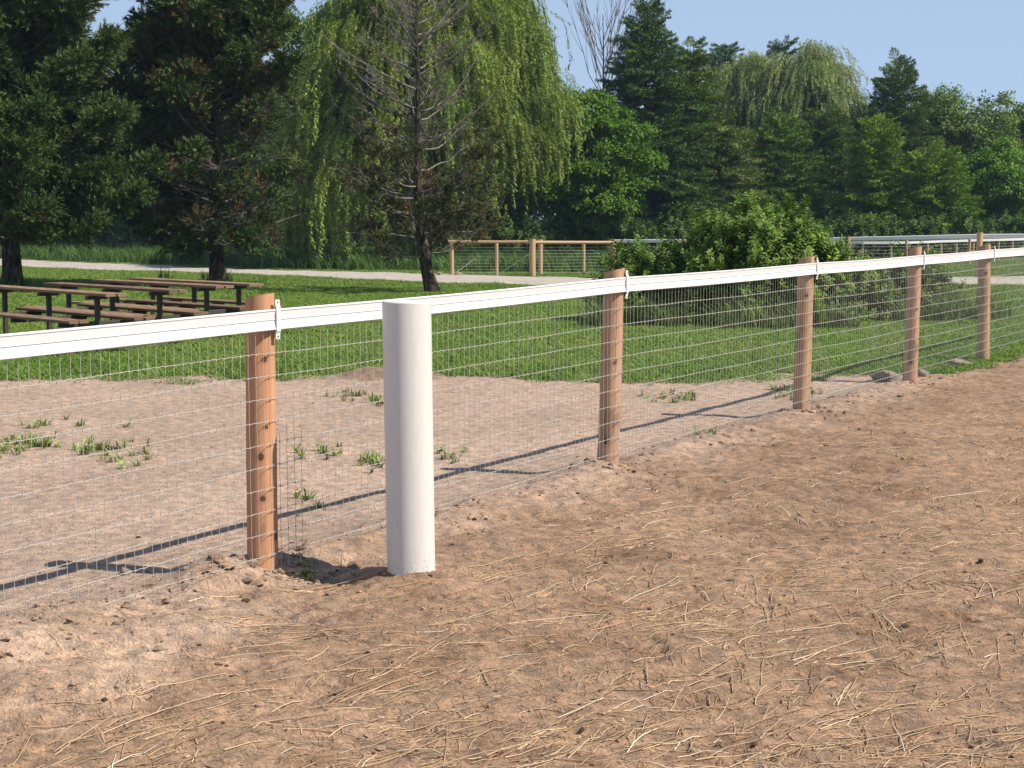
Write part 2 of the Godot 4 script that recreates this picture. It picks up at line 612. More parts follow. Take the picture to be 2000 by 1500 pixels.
# spruces and larches of the far edge of the wood
func conifer(called: String, at: Vector3, h: float, reach: float, sd: int, tint: Color, label: String, shape := 0.85, droop := 0.2, open := 1.0) -> void:
	rng.seed = sd
	var t := thing(called, label, "tree", at, "trees at the edge of the wood")
	var line := trunk_line(h, [0.0, rf(-0.2, 0.2)])
	var b := MB.new()
	b.tube(line, taper(0.02 * h, 0.01, line.size()), 8, false, 0.6)
	var sp := spreads(2)
	var y := h * 0.05
	while y < h * 0.99:
		var q := y / h
		var whorl := rng.randi_range(7, 9)
		var spin := rf(0, TAU)
		for w in whorl:
			var a := spin + TAU * w / whorl + rf(-0.3, 0.3)
			var l := (reach * pow(1.0 - q, shape) * rf(0.68, 1.12) + 0.18)
			var dir := Vector3(cos(a), lerpf(-droop, 0.75, q * q) + rf(-0.1, 0.1), sin(a)).normalized()
			var root := on_line(line, y)
			if w % 3 == 0 and l > 0.8:
				b.tube(PackedVector3Array([root, root + dir * l * 0.55, root + dir * l * 0.95]), taper(0.03, 0.008, 3), 3)
			var size := 0.85 + 0.12 * l
			var steps := maxi(1, int(l / 0.31))
			for k in steps:
				if rng.randf() > 0.93 * open:
					continue
				var f := (k + rf(0.1, 0.9)) / steps
				var o := root + dir * l * f * 0.86 + ball() * 0.12
				var g := (dir + Vector3(rf(-0.7, 0.7), rf(-0.15, 0.4), rf(-0.7, 0.7))).normalized()
				var x := g.cross(Vector3.UP).normalized()
				var bb := Basis(x, g, x.cross(g)) * Basis(Vector3.UP, rf(-0.5, 0.5))
				sp[rng.randi_range(0, 1)].put(bb.scaled(Vector3.ONE * size * rf(0.7, 1.15)), o, shade(tint, 0.2))
		y += 0.31 * rf(0.8, 1.2)
	part(t, "trunk", b.mesh(), M.bark)
	crown(t, sp, "spruce", M.needle)

# broadleaved trees: lobes of leaf clumps on limbs
func broadleaf(called: String, at: Vector3, h: float, reach: float, sd: int, tint: Color, label: String, o := {}) -> void:
	rng.seed = sd
	var t := thing(called, label, o.get("category", "tree"), at, o.get("group", "trees at the edge of the wood"))
	var b := MB.new()
	var top: float = o.get("low", 0.12)
	var line := trunk_line(h * 0.8, [0.0, rf(-0.3, 0.3)])
	b.tube(line, taper(0.022 * h, 0.02, line.size()), 8, false, 0.6)
	var sp := spreads(3)
	var lobes: int = o.get("lobes", 60)
	var size: float = o.get("size", 0.6)
	var flat: float = o.get("flat", 0.7)
	for k in lobes:
		var p := ball().normalized() * pow(rng.randf(), 0.33) * 0.86
		var c := Vector3(p.x * reach, h * (0.5 + top * 0.5) + p.y * h * 0.5 * (1.0 - top), p.z * reach)
		if p.y < 0.0:
			c.x *= 1.0 + p.y * 0.2
			c.z *= 1.0 + p.y * 0.2
		var lr := reach * rf(0.2, 0.36)
		if k % 2 == 0:
			var root := on_line(line, maxf(0.3, c.y * rf(0.35, 0.7)))
			b.tube(PackedVector3Array([root, root.lerp(c, 0.5) + ball() * 0.15, c]), taper(0.006 * h, 0.012, 3), 4)
		var num := int(o.get("fill", 34) * rf(0.7, 1.2))
		for e in num:
			var d := ball().normalized()
			if d.y < -0.35:
				d.y *= -0.6
			var q := c + Vector3(d.x, d.y * flat, d.z) * lr * rf(0.62, 1.06)
			sp[rng.randi_range(0, 2)].put(basis_along(d + Vector3.UP * 1.2 + ball() * 0.5, rf(0, TAU)).scaled(Vector3.ONE * size * rf(0.7, 1.25)), q, shade(tint, 0.2))
	part(t, "trunk", b.mesh(), M.bark)
	crown(t, sp, "leaf", M.leaf)

func willow(at: Vector3, h: float, reach: float, sd: int, tint: Color, label: String, o := {}) -> void:
	rng.seed = sd
	var t := thing("weeping_willow", label, "tree", at, "weeping willows")
	var b := MB.new()
	var line := trunk_line(h * 0.62, [0.0, rf(-0.4, 0.4)])
	b.tube(line, taper(0.034 * h, 0.1, line.size()), 9, false, 0.6)
	var sp := spreads(3)
	for k in o.get("curtains", 120):
		# a tress: a twig that arches out over the dome and hangs a bundle of whips
		var a := rf(0, TAU)
		var e := asin(pow(rng.randf(), 0.8)) if k % 4 else rf(0.9, 1.5)
		if k % 5 == 0 and cos(a) < 0.1:
			e = rf(-0.25, 0.1)
		var shell: float = rf(0.72, 1.0) * (1.0 + 0.3 * nz.edge.get_noise_3d(cos(a) * 1.6 + sd, e * 1.6, sin(a) * 1.6))
		var c := Vector3(cos(a) * cos(e) * reach * shell, h * (0.40 + 0.58 * sin(e) * minf(1.02, shell * rf(0.95, 1.1))), sin(a) * cos(e) * reach * shell)
		var rad := Vector3(cos(a), 0, sin(a))
		if k % 2 == 0:
			var root := on_line(line, h * rf(0.2, 0.58))
			b.tube(PackedVector3Array([root, root.lerp(c, 0.5) + Vector3.UP * h * 0.05, c]), taper(0.05 + 0.003 * h, 0.015, 3), 4)
		var hang: float = minf(c.y - 0.5, o.get("hang", 5.0) * rf(0.4, 1.0))
		if k % 5 == 0 and cos(a) < 0.1:
			hang = c.y - rf(0.2, 1.0)
		var wide: float = rf(0.14, 0.34) * o.get("wide", 1.0)
		var tone := shade(tint, 0.2)
		for w in o.get("whips", 20):
			var s := c + Vector3(rng.randfn(0, wide), rf(-0.25, 0.1), rng.randfn(0, wide)) - rad * rf(0.0, 0.7)
			var l := hang * rf(0.35, 1.0)
			var done := 0.0
			var tilt := rf(0.5, 1.1)
			while done < l:
				var piece := minf(rf(0.7, 1.3), l - done + 0.3)
				var down := (Vector3.UP - rad * tilt * rf(0.7, 1.2)).normalized()
				sp[rng.randi_range(0, 2)].put(basis_along(down, rf(0, TAU)) * Basis.from_scale(Vector3(rf(1.1, 1.9), piece, rf(1.1, 1.9))), s, shade(tone, 0.14))
				s -= down * piece * 0.8
				s += Vector3(rf(-0.06, 0.06), 0, rf(-0.06, 0.06))
				done += piece * 0.8
				tilt *= 0.25
	part(t, "trunk", b.mesh(), M.bark)
	crown(t, sp, "willow", M.willow)

func shrub(called: String, at: Vector3, h: float, rx: float, rz: float, sd: int, tint: Color, label: String, num: int, size: float, group := "", lump := 0.3, round := 0.5) -> void:
	rng.seed = sd
	var t := thing(called, label, "bush", at, group)
	var b := MB.new()
	var sp := spreads(3)
	for k in 26:
		var a := rf(0, TAU)
		var q := sqrt(rng.randf()) * 0.8
		var top := Vector3(cos(a) * q * rx, h * rf(0.5, 0.85) * (1.0 - q * 0.4), sin(a) * q * rz)
		b.tube(PackedVector3Array([Vector3(cos(a) * q * rx * 0.4, -0.1, sin(a) * q * rz * 0.4), top * Vector3(0.75, 0.55, 0.75), top]), taper(0.02, 0.006, 3), 4)
	var lum := noise(sd, 0.9 / maxf(rx, 0.5), 2)
	for k in num:
		var d := ball().normalized()
		d.y = absf(d.y) * 1.1 - 0.1
		d = d.normalized()
		var lp := 1.0 + lump * 1.6 * lum.get_noise_3d(d.x * 3.0, d.y * 3.0, d.z * 3.0)
		var q := rf(0.55, 1.0)
		q = pow(q, 0.6) * lp
		var flatd := Vector3(signf(d.x) * pow(absf(d.x), 0.8), pow(maxf(d.y, 0.0), round * 2.0) if d.y > 0 else d.y, signf(d.z) * pow(absf(d.z), 0.8))
		var p := Vector3(flatd.x * rx, maxf(0.06, flatd.y * h), flatd.z * rz) * q
		sp[rng.randi_range(0, 2)].put(basis_along((d + Vector3.UP * 0.7 + ball() * 0.7).normalized(), rf(0, TAU)).scaled(Vector3.ONE * size * rf(0.7, 1.25)), p, shade(tint, 0.2))
	part(t, "stem", b.mesh(), M.twig)
	crown(t, sp, "shrub", M.leaf, "foliage")

# ---------------------------------------------------------------- the scene
func _ready() -> void:
	# camera
	var cam := Camera3D.new()
	cam.name = "camera"
	cam.fov = 28.529
	cam.position = Vector3(0, 1.6, 0)
	cam.rotation_degrees = Vector3(-6.191, 0, 0)
	cam.near = 0.05
	cam.far = 3000.0
	add_child(cam)
	# sky
	var we := WorldEnvironment.new()
	var env := Environment.new()
	var sky := Sky.new()
	var sm := ProceduralSkyMaterial.new()
	sm.sky_top_color = Color(0.42, 0.50, 0.62)
	sm.sky_horizon_color = Color(0.60, 0.685, 0.785)
	sm.sky_curve = 0.3
	sm.ground_bottom_color = Color(0.30, 0.27, 0.20)
	sm.ground_horizon_color = Color(0.48, 0.52, 0.54)
	sm.sun_angle_max = 12.0
	sky.sky_material = sm
	env.background_mode = Environment.BG_SKY
	env.sky = sky
	env.tonemap_mode = Environment.TONE_MAPPER_LINEAR
	env.tonemap_exposure = 1.55
	env.fog_enabled = true
	env.fog_density = 0.0003
	env.fog_light_color = Color(0.70, 0.80, 0.92)
	env.sdfgi_enabled = true
	env.ssao_enabled = true
	env.ssil_enabled = true
	we.environment = env
	we.name = "world_environment"
	add_child(we)
	# sun: high on the right, a little behind the camera
	var sun := DirectionalLight3D.new()
	sun.name = "sun"
	sun.light_energy = 1.45
	sun.light_color = Color(1.0, 0.963, 0.912)
	sun.light_angular_distance = 0.5
	sun.shadow_enabled = true
	add_child(sun)
	var el := deg_to_rad(49.5)
	var az := deg_to_rad(18.0)
	sun.look_at_from_position(Vector3.ZERO, Vector3(-cos(az) * cos(el), -sin(el), -sin(az) * cos(el)), Vector3.UP)

	rng.seed = 5
	nz.big = noise(1, 0.35, 2)
	nz.mid = noise(2, 1.7, 4, FastNoiseLite.TYPE_SIMPLEX_SMOOTH, 0.55)
	nz.fine = noise(3, 14.0, 3, FastNoiseLite.TYPE_SIMPLEX, 0.6)
	nz.patch = noise(4, 0.8, 2)
	nz.edge = noise(6, 0.9, 4, FastNoiseLite.TYPE_SIMPLEX_SMOOTH, 0.6)
	nz.tone = noise(7, 0.5, 4)
	nz.cell = noise(8, 7.0, 2, FastNoiseLite.TYPE_CELLULAR)
	nz.cell.cellular_return_type = FastNoiseLite.RETURN_DISTANCE
	nz.hoof = noise(9, 1.9, 1, FastNoiseLite.TYPE_CELLULAR)
	nz.hoof.cellular_return_type = FastNoiseLite.RETURN_DISTANCE
	nz.hoof.cellular_jitter = 1.0
	make_materials()
	make_sprays()
	ground()
	road()
	near_fence()
	pipe()
	picnic_tables()
	far_fences()
	trees()
	bushes()
	lawns()
	litter()
	stones()

func make_materials() -> void:
	var st := soil_textures()
	var m := mat(Color.WHITE, 0.95, 0.2)
	m.vertex_color_use_as_albedo = true
	m.albedo_texture = st[0]
	m.heightmap_enabled = true
	m.heightmap_texture = st[1]
	m.heightmap_scale = 0.4
	m.uv1_scale = Vector3(0.62, 0.62, 1)
	M.soil = m
	m = mat(Color(0.74, 0.66, 0.57), 0.95, 0.2)
	m.albedo_texture = st[0]
	m.uv1_scale = Vector3(0.4, 0.4, 1)
	M.road = m
	M.bark = mat(Color(0.46, 0.41, 0.37), 0.95, 0.2)
	M.bark.albedo_texture = bark_texture()
	M.twig = mat(Color(0.19, 0.165, 0.145), 0.9, 0.2)
	M.needle = leafmat(Color(0.25, 0.3, 0.15), 0.55)
	M.leaf = leafmat(Color(0.6, 0.7, 0.3), 0.5)
	M.willow = leafmat(Color(0.6, 0.7, 0.35), 0.5)
	M.grass = leafmat(Color(0.4, 0.5, 0.2), 0.6)
	M.pvc = mat(Color(0.70, 0.70, 0.695), 0.38, 0.5)
	M.pipe = mat(Color(0.66, 0.65, 0.64), 0.42, 0.5)
	M.pipe.albedo_texture = pipe_texture()
	M.wire = mat(Color(0.50, 0.475, 0.43), 0.5, 0.5, 0.2)
	M.steel = mat(Color(0.05, 0.038, 0.03), 0.7)
	M.screw = mat(Color(0.12, 0.12, 0.12), 0.4, 0.5, 0.8)
	M.log1 = mat(Color.WHITE, 0.8, 0.3)
	M.log1.albedo_texture = log_texture(31, Color(0.50, 0.262, 0.142), [[0.18, 0.81, 0.9], [0.23, 0.525, 1.0], [0.21, 0.40, 0.85], [0.17, 0.61, 0.7], [0.05, 0.28, 1.0], [0.6, 0.6, 0.9], [0.75, 0.7, 1.0]])
	M.log2 = mat(Color.WHITE, 0.85, 0.3)
	M.log2.albedo_texture = log_texture(47, Color(0.43, 0.265, 0.165), [[0.3, 0.3, 1.1], [0.7, 0.66, 0.9], [0.2, 0.62, 0.8], [0.55, 0.12, 1.0]])
	M.log3 = mat(Color.WHITE, 0.85, 0.3)
	M.log3.albedo_texture = log_texture(53, Color(0.44, 0.275, 0.165), [[0.62, 0.4, 1.0], [0.25, 0.8, 0.9], [0.4, 0.2, 1.0]])
	M.grain = mat(Color(0.46, 0.30, 0.17), 0.9, 0.2)
	M.farlog = mat(Color(0.46, 0.31, 0.18), 0.85, 0.3)
	M.plank = mat(Color(0.32, 0.205, 0.13), 0.8, 0.3)
	M.plank.albedo_texture = plank_texture()
	M.plank2 = mat(Color(0.25, 0.16, 0.105), 0.8, 0.3)
	M.plank2.albedo_texture = M.plank.albedo_texture
	M.plank3 = mat(Color(0.38, 0.25, 0.155), 0.8, 0.3)
	M.plank3.albedo_texture = M.plank.albedo_texture
	M.straw = mat(Color.WHITE, 0.6, 0.3)
	M.straw.vertex_color_use_as_albedo = true
	M.clod = mat(Color.WHITE, 0.95, 0.2)
	M.clod.vertex_color_use_as_albedo = true
	M.stone = mat(Color(0.46, 0.37, 0.28), 0.9, 0.3)
	M.stone.albedo_texture = st[0]
	M.stone.uv1_triplanar = true
	M.stone.uv1_scale = Vector3(1.5, 1.5, 1.5)
	M.stone2 = mat(Color(0.30, 0.265, 0.23), 0.9, 0.3)
	M.stone2.albedo_texture = st[0]
	M.stone2.uv1_triplanar = true
	M.stone2.uv1_scale = Vector3(1.5, 1.5, 1.5)

func steps(marks: Array) -> PackedFloat32Array:
	# marks: [start, [end, step], [end, step] ...]; the step grows inside a stretch with a negative step as a factor
	var a := PackedFloat32Array()
	var x: float = marks[0]
	a.append(x)
	for k in range(1, marks.size()):
		var e: float = marks[k][0]
		var s: float = marks[k][1]
		var grow: float = marks[k][2] if marks[k].size() > 2 else 1.0
		while x < e - s * 0.5:
			x = minf(x + s, e)
			s *= grow
			a.append(x)
	return a

func ground() -> void:
	var right := steps([2.0, [5.0, 0.028], [7.5, 0.045], [20.0, 0.12, 1.06], [900.0, 2.5, 1.28]])
	var left := steps([2.6, [4.2, 0.045], [7.5, 0.09], [20.0, 0.2, 1.06], [900.0, 2.5, 1.28]])
	var mid := steps([-2.6, [2.0, 0.017]])
	var xs := PackedFloat32Array()
	for k in range(left.size() - 1, 0, -1):
		xs.append(-left[k])
	xs.append_array(mid)
	for k in range(1, right.size()):
		xs.append(right[k])
	var zs := steps([-60.0, [-1.0, 12.0], [3.6, 0.5], [7.2, 0.018], [9.5, 0.026], [13.0, 0.038], [18.0, 0.06], [34.0, 0.2, 1.02], [80.0, 0.7, 1.05], [1500.0, 6.0, 1.3]])
	var w := xs.size()
	var h := zs.size()
	var v := PackedVector3Array()
	var n := PackedVector3Array()
	var c := PackedColorArray()
	var u := PackedVector2Array()
	v.resize(w * h); n.resize(w * h); c.resize(w * h); u.resize(w * h)
	for j in h:
		var z := -zs[j]
		for i in w:
			var x := xs[i]
			v[j * w + i] = Vector3(x, gy(x, z), z)
			u[j * w + i] = Vector2(x, z)
			var s := fence_side(x, z)
			var front := smoothstep(-0.35, 0.75, s + 0.5 * nz.edge.get_noise_2d(x, z))
			var g := lawn(x, z)
			var t: float = 1.0 + 0.2 * nz.tone.get_noise_2d(x, z)
			var damp := smoothstep(0.15, 0.5, nz.patch.get_noise_2d(x * 1.7 + 9.0, z * 1.7)) * front
			var k := Color(0.645, 0.472, 0.355).lerp(Color(0.475, 0.312, 0.205), front)
			k = k.lerp(Color(0.33, 0.20, 0.125), damp * 0.6)
			var clay := clampf(1.2 * hill(x, z, -1.7, -5.35, 0.62) + hill(x, z, -1.2, -5.9, 0.4) + 0.9 * nz.edge.get_noise_2d(x * 2.0, z * 2.0) - 0.35, 0.0, 1.0)
			k = k.lerp(Color(0.69, 0.495, 0.36), clay)
			var heap := hill(x, z, -1.5, -15.6, 0.36) + hill(x, z, -1.02, -15.55, 0.32)
			k = k.lerp(Color(0.42, 0.295, 0.21), smoothstep(0.25, 0.6, heap + 0.3 * nz.edge.get_noise_2d(x * 3.0, z * 3.0)))
			k = Color(k.r * t, k.g * t, k.b * t)
			k = k.lerp(Color(0.15, 0.19, 0.05), g)
			c[j * w + i] = k
	for j in h:
		for i in w:
			var a := v[j * w + mini(i + 1, w - 1)] - v[j * w + maxi(i - 1, 0)]
			var b := v[mini(j + 1, h - 1) * w + i] - v[maxi(j - 1, 0) * w + i]
			n[j * w + i] = a.cross(b).normalized()
	var id := PackedInt32Array()
	id.resize((w - 1) * (h - 1) * 6)
	var p := 0
	for j in h - 1:
		for i in w - 1:
			var a := j * w + i
			id[p] = a; id[p + 1] = a + w; id[p + 2] = a + 1
			id[p + 3] = a + 1; id[p + 4] = a + w; id[p + 5] = a + w + 1
			p += 6
	for k in n.size():
		if n[k].y < 0.0:
			n[k] = -n[k]
	var arr := []
	arr.resize(Mesh.ARRAY_MAX)
	arr[Mesh.ARRAY_VERTEX] = v; arr[Mesh.ARRAY_NORMAL] = n; arr[Mesh.ARRAY_COLOR] = c; arr[Mesh.ARRAY_TEX_UV] = u; arr[Mesh.ARRAY_INDEX] = id
	var m := ArrayMesh.new()
	m.add_surface_from_arrays(Mesh.PRIMITIVE_TRIANGLES, arr)
	single("ground", m, M.soil, "brown and tan bare earth with tufts of straw under the fence", "ground", Vector3.ZERO, "", "structure")
	print("ground ", w, "x", h)

func road() -> void:
	var curve := Curve2D.new()
	for k in ROAD.size():
		var a: Vector2 = ROAD[maxi(k - 1, 0)]
		var b: Vector2 = ROAD[mini(k + 1, ROAD.size() - 1)]
		curve.add_point(ROAD[k], (a - b) * 0.14, (b - a) * 0.14)
	var b := MB.new()
	var l := curve.get_baked_length()
	var rows := int(l / 0.5)
	var prev := []
	for r in rows + 1:
		var q := curve.sample_baked(l * r / rows)
		var q2 := curve.sample_baked(minf(l, l * r / rows + 0.3))
		var q1 := curve.sample_baked(maxf(0.0, l * r / rows - 0.3))
		var d := (q2 - q1).normalized()
		var side := Vector2(-d.y, d.x)
		var row := []
		for k in 13:
			var o := (k / 12.0 - 0.5) * 5.4
			if k == 0 or k == 12:
				o += 0.35 * nz.edge.get_noise_2d(q.x * 1.5 + k * 9.0, q.y * 1.5)
			var g := q + side * o
			row.append(Vector3(g.x, gy(g.x, -g.y) + (0.03 if k > 0 and k < 12 else 0.006), -g.y))
		if r > 0:
			for k in 12:
				b.quad(prev[k], prev[k + 1], row[k + 1], row[k], Vector3.UP, Vector2(prev[k].x, prev[k].z), Vector2(row[k + 1].x, row[k + 1].z))
		prev = row
	single("path", b.mesh(), M.road, "pale gravel path curving across the lawn under the trees", "path", Vector3.ZERO, "", "structure")

# ---------------------------------------------------------------- the fence in front
# posts: distance along the fence, height, rail top, lean, material
const POSTS := [[-3.38, 1.25, 1.17, 0.0, 3], [0.0, 1.262, 1.198, 0.004, 1], [3.39, 1.285, 1.236, 0.012, 2], [6.765, 1.30, 1.248, 0.006, 3], [9.70, 1.335, 1.255, 0.004, 2], [12.34, 1.32, 1.268, -0.01, 3], [15.5, 1.3, 1.28, 0.0, 2]]

func rail_top(s: float) -> float:
	for k in POSTS.size() - 1:
		if s <= POSTS[k + 1][0]:
			var t: float = clampf((s - POSTS[k][0]) / (POSTS[k + 1][0] - POSTS[k][0]), 0, 1)
			return lerpf(POSTS[k][2], POSTS[k + 1][2], t) - 0.006 * sin(PI * t)
	return POSTS[POSTS.size() - 1][2]

func near_fence() -> void:
	rng.seed = 21
	var fence := thing("paddock_fence", "round wooden posts carrying a wide white rail and welded wire mesh along the dirt", "fence", F0)
	for k in POSTS.size():
		var d: Array = POSTS[k]
		var foot: Vector3 = FD * (d[0] + (0.014 if k == 1 else 0.0))
		var b := MB.new()
		var sides := 28
		var rings := 16
		var wob := noise(100 + k, 1.4, 3)
		var low := -0.3
		for r in rings + 1:
			var t := float(r) / rings
			for q in sides + 1:
				var g := TAU * q / sides
				var rad: float = 0.073 * (1.0 - 0.09 * t) * (1.0 + 0.05 * wob.get_noise_3d(cos(g), t * 3.0, sin(g)))
				var p := Vector3(cos(g) * rad, 0, sin(g) * rad)
				var slant := (0.21 * p.x + 0.10 * p.z) * (1.0 if k % 3 else 0.6)
				p.y = lerpf(low, d[1] - 0.008 + slant, t)
				p += Vector3(1, 0, 0.2) * d[3] * (p.y - 0.6) * 2.0
				b.v.append(p + foot)
				b.n.append(Vector3(cos(g), 0.03, sin(g)).normalized())
				b.c.append(Color.WHITE)
				b.u.append(Vector2(fposmod(float(q) / sides, 1.001), t))
		for r in rings:
			for q in sides:
				var a := r * (sides + 1) + q
				b.i.append_array(PackedInt32Array([a, a + sides + 1, a + 1, a + 1, a + sides + 1, a + sides + 2]))
		var post := part(fence, "post", b.mesh(), M["log%d" % d[4]])
		var cap := MB.new()
		var top := rings * (sides + 1)
		var mid := Vector3.ZERO
		for q in sides:
			mid += b.v[top + q] / sides
		for q in sides:
			cap.tri(mid + Vector3.UP * 0.003, b.v[top + q + 1] + Vector3.UP * 0.0005, b.v[top + q] + Vector3.UP * 0.0005, Vector3.UP)
		part(post, "sawn_top", cap.mesh(), M.grain)
	# the rail: a ribbed plastic band, one piece
	var prof := [Vector2(0.001, 0.0), Vector2(0.010, 0.001), Vector2(0.0145, 0.004), Vector2(0.0145, 0.008), Vector2(0.0112, 0.0105), Vector2(0.0108, 0.014), Vector2(0.0065, 0.044), Vector2(0.0095, 0.048), Vector2(0.0095, 0.052), Vector2(0.0062, 0.0545), Vector2(0.0060, 0.058), Vector2(0.0110, 0.088), Vector2(0.0116, 0.093), Vector2(0.0145, 0.0955), Vector2(0.0145, 0.0995), Vector2(0.010, 0.103), Vector2(0.001, 0.104)]
	var rb := MB.new()
	var ss := steps([-3.4, [15.6, 0.2]])
	for q in prof.size():
		var a: Vector2 = prof[q]
		var e: Vector2 = prof[(q + 1) % prof.size()]
		for r in ss.size() - 1:
			var pt := []
			for pr in [[ss[r], a], [ss[r + 1], a], [ss[r + 1], e], [ss[r], e]]:
				var s: float = pr[0]
				var o := 0.082 + 0.002 * sin(s * 1.9)
				pt.append(FD * s + FN * (o + pr[1].x) + Vector3.UP * (rail_top(s) - pr[1].y * 0.93))
			var dv: Vector2 = e - a
			var nn := (FN * dv.y + Vector3.UP * dv.x).normalized()
			if q == prof.size() - 1:
				nn = -FN
			rb.quad(pt[0], pt[1], pt[2], pt[3], nn)
	part(fence, "rail", rb.mesh(), M.pvc)
	# clips
	for k in POSTS.size():
		var s: float = POSTS[k][0] + 0.035
		var yt := rail_top(s)
		var line := [Vector2(0.090, yt + 0.042), Vector2(0.092, yt + 0.016), Vector2(0.0975, yt + 0.004), Vector2(0.0975, yt - 0.100), Vector2(0.092, yt - 0.112), Vector2(0.090, yt - 0.138)]
		var b := MB.new()
		for q in line.size() - 1:
			var a: Vector2 = line[q]
			var e: Vector2 = line[q + 1]
			var hw := FD * 0.0145
			var nn := (FN * (a.y - e.y) + Vector3.UP * (e.x - a.x)).normalized()
			var pa := FD * s + FN * a.x + Vector3.UP * a.y
			var pe := FD * s + FN * e.x + Vector3.UP * e.y
			var th := nn * 0.0028
			b.quad(pa - hw + th, pa + hw + th, pe + hw + th, pe - hw + th, nn)
			b.quad(pa + hw, pa + hw + th, pe + hw + th, pe + hw, FD)
			b.quad(pa - hw, pa - hw + th, pe - hw + th, pe - hw, -FD)
			b.quad(pa - hw, pa + hw, pe + hw, pe - hw, -nn)
		var clip := part(fence, "rail_clip", b.mesh(), M.pvc)
		for y in [yt + 0.030, yt - 0.126]:
			var sb := MB.new()
			var o: Vector3 = FD * s + FN * 0.0925 + Vector3.UP * y
			sb.tube(PackedVector3Array([o, o + FN * 0.004]), PackedFloat32Array([0.0042, 0.0038]), 8, true)
			part(clip, "screw", sb.mesh(), M.screw)
	# wire mesh on the track side of the posts
	var net := Node3D.new()
	net.name = "wire_mesh"
	fence.add_child(net)
	var rows := 11
	var gap := 0.1035
	var out := 0.0775
	var wireh := []
	for r in rows:
		var b := MB.new()
		var pts := PackedVector3Array()
		var s := -1.95
		var k := 0
		var wv := noise(300 + r, 0.7, 2)
		while s < 15.0:
			var y := rail_top(s) - 0.096 - gap * r + 0.008 * wv.get_noise_1d(s) - (0.0022 if k % 2 else -0.0008)
			pts.append(FD * s + FN * (out + (0.0015 if k % 2 else 0.0)) + Vector3.UP * y)
			s += 0.0254
			k += 1
		b.tube(pts, taper(0.0014, 0.0014, pts.size()), 5)
		part(net, "horizontal_wire", b.mesh(), M.wire)
	var vm := []
	for q in 4:
		var b := MB.new()
		var pts := PackedVector3Array()
		var rad := PackedFloat32Array()
		var drift := rf(-0.004, 0.004)
		for r in rows * 2 + 1:
			var y := 0.012 - gap * r * 0.5
			pts.append(FD * (0.0016 * sin(r * 1.3 + q) + drift * r / 20.0) + Vector3.UP * y)
			rad.append(0.0011)
		b.tube(pts, rad, 4)
		for r in rows:
			var y := -gap * r
			var o := FD * (0.0016 * sin(r * 2.6 + q) + drift * r / 10.0) + FN * 0.001
			b.tube(PackedVector3Array([o + Vector3.UP * (y + 0.0062), o + Vector3.UP * y, o + Vector3.UP * (y - 0.0062)]), PackedFloat32Array([0.0020, 0.0036, 0.0020]), 4)
		vm.append(b.mesh())
	var rest := MB.new()
	var idx := 0
	var s2 := -1.93
	while s2 < 14.9:
		var at := FD * s2 + FN * out + Vector3.UP * (rail_top(s2) - 0.096)
		if idx < 300:
			part(net, "vertical_wire", vm[rng.randi_range(0, 3)], M.wire, at)
		else:
			rest.tube(PackedVector3Array([at + Vector3.UP * 0.012, at - Vector3.UP * 1.04]), PackedFloat32Array([0.00135, 0.00135]), 4)
		s2 += 0.0508
		idx += 1
	var o := part(net, "far_vertical_wire", rest.mesh(), M.wire)
	o.set_meta("kind", "stuff")

func pipe() -> void:
	var at := Vector3(-0.461, 0, -6.78)
	var t := thing("pipe_post", "tall smooth white plastic pipe standing upright in the dirt before the fence", "post", at)
	var b := MB.new()
	var sides := 56
	var rows := [[-0.3, 0.110], [0.0, 0.110], [0.6, 0.110], [1.232, 0.110], [1.237, 0.1085], [1.239, 0.106]]
	var lean := Vector3(-0.010, 0, 0.0)
	for r in rows.size():
		for q in sides + 1:
			var g := TAU * q / sides
			b.v.append(Vector3(cos(g) * rows[r][1], rows[r][0], sin(g) * rows[r][1]) + lean * rows[r][0])
			b.n.append(Vector3(cos(g), 0.0 if r < 4 else 0.8, sin(g)).normalized())
			b.c.append(Color.WHITE)
			b.u.append(Vector2(float(q) / sides, maxf(0.0, rows[r][0] / 1.24)))
	for r in rows.size() - 1:
		for q in sides:
			var a := r * (sides + 1) + q
			b.i.append_array(PackedInt32Array([a, a + sides + 1, a + 1, a + 1, a + sides + 1, a + sides + 2]))
	part(t, "pipe_wall", b.mesh(), M.pipe)
	var cap := MB.new()
	for q in sides:
		var g := TAU * q / sides
		var g2 := TAU * (q + 1) / sides
		var e := lean * 1.239 + Vector3.UP * 1.239
		cap.tri(e, e + Vector3(cos(g), 0, sin(g)) * 0.106, e + Vector3(cos(g2), 0, sin(g2)) * 0.106, Vector3.UP)
	part(t, "end_cap", cap.mesh(), M.pvc)

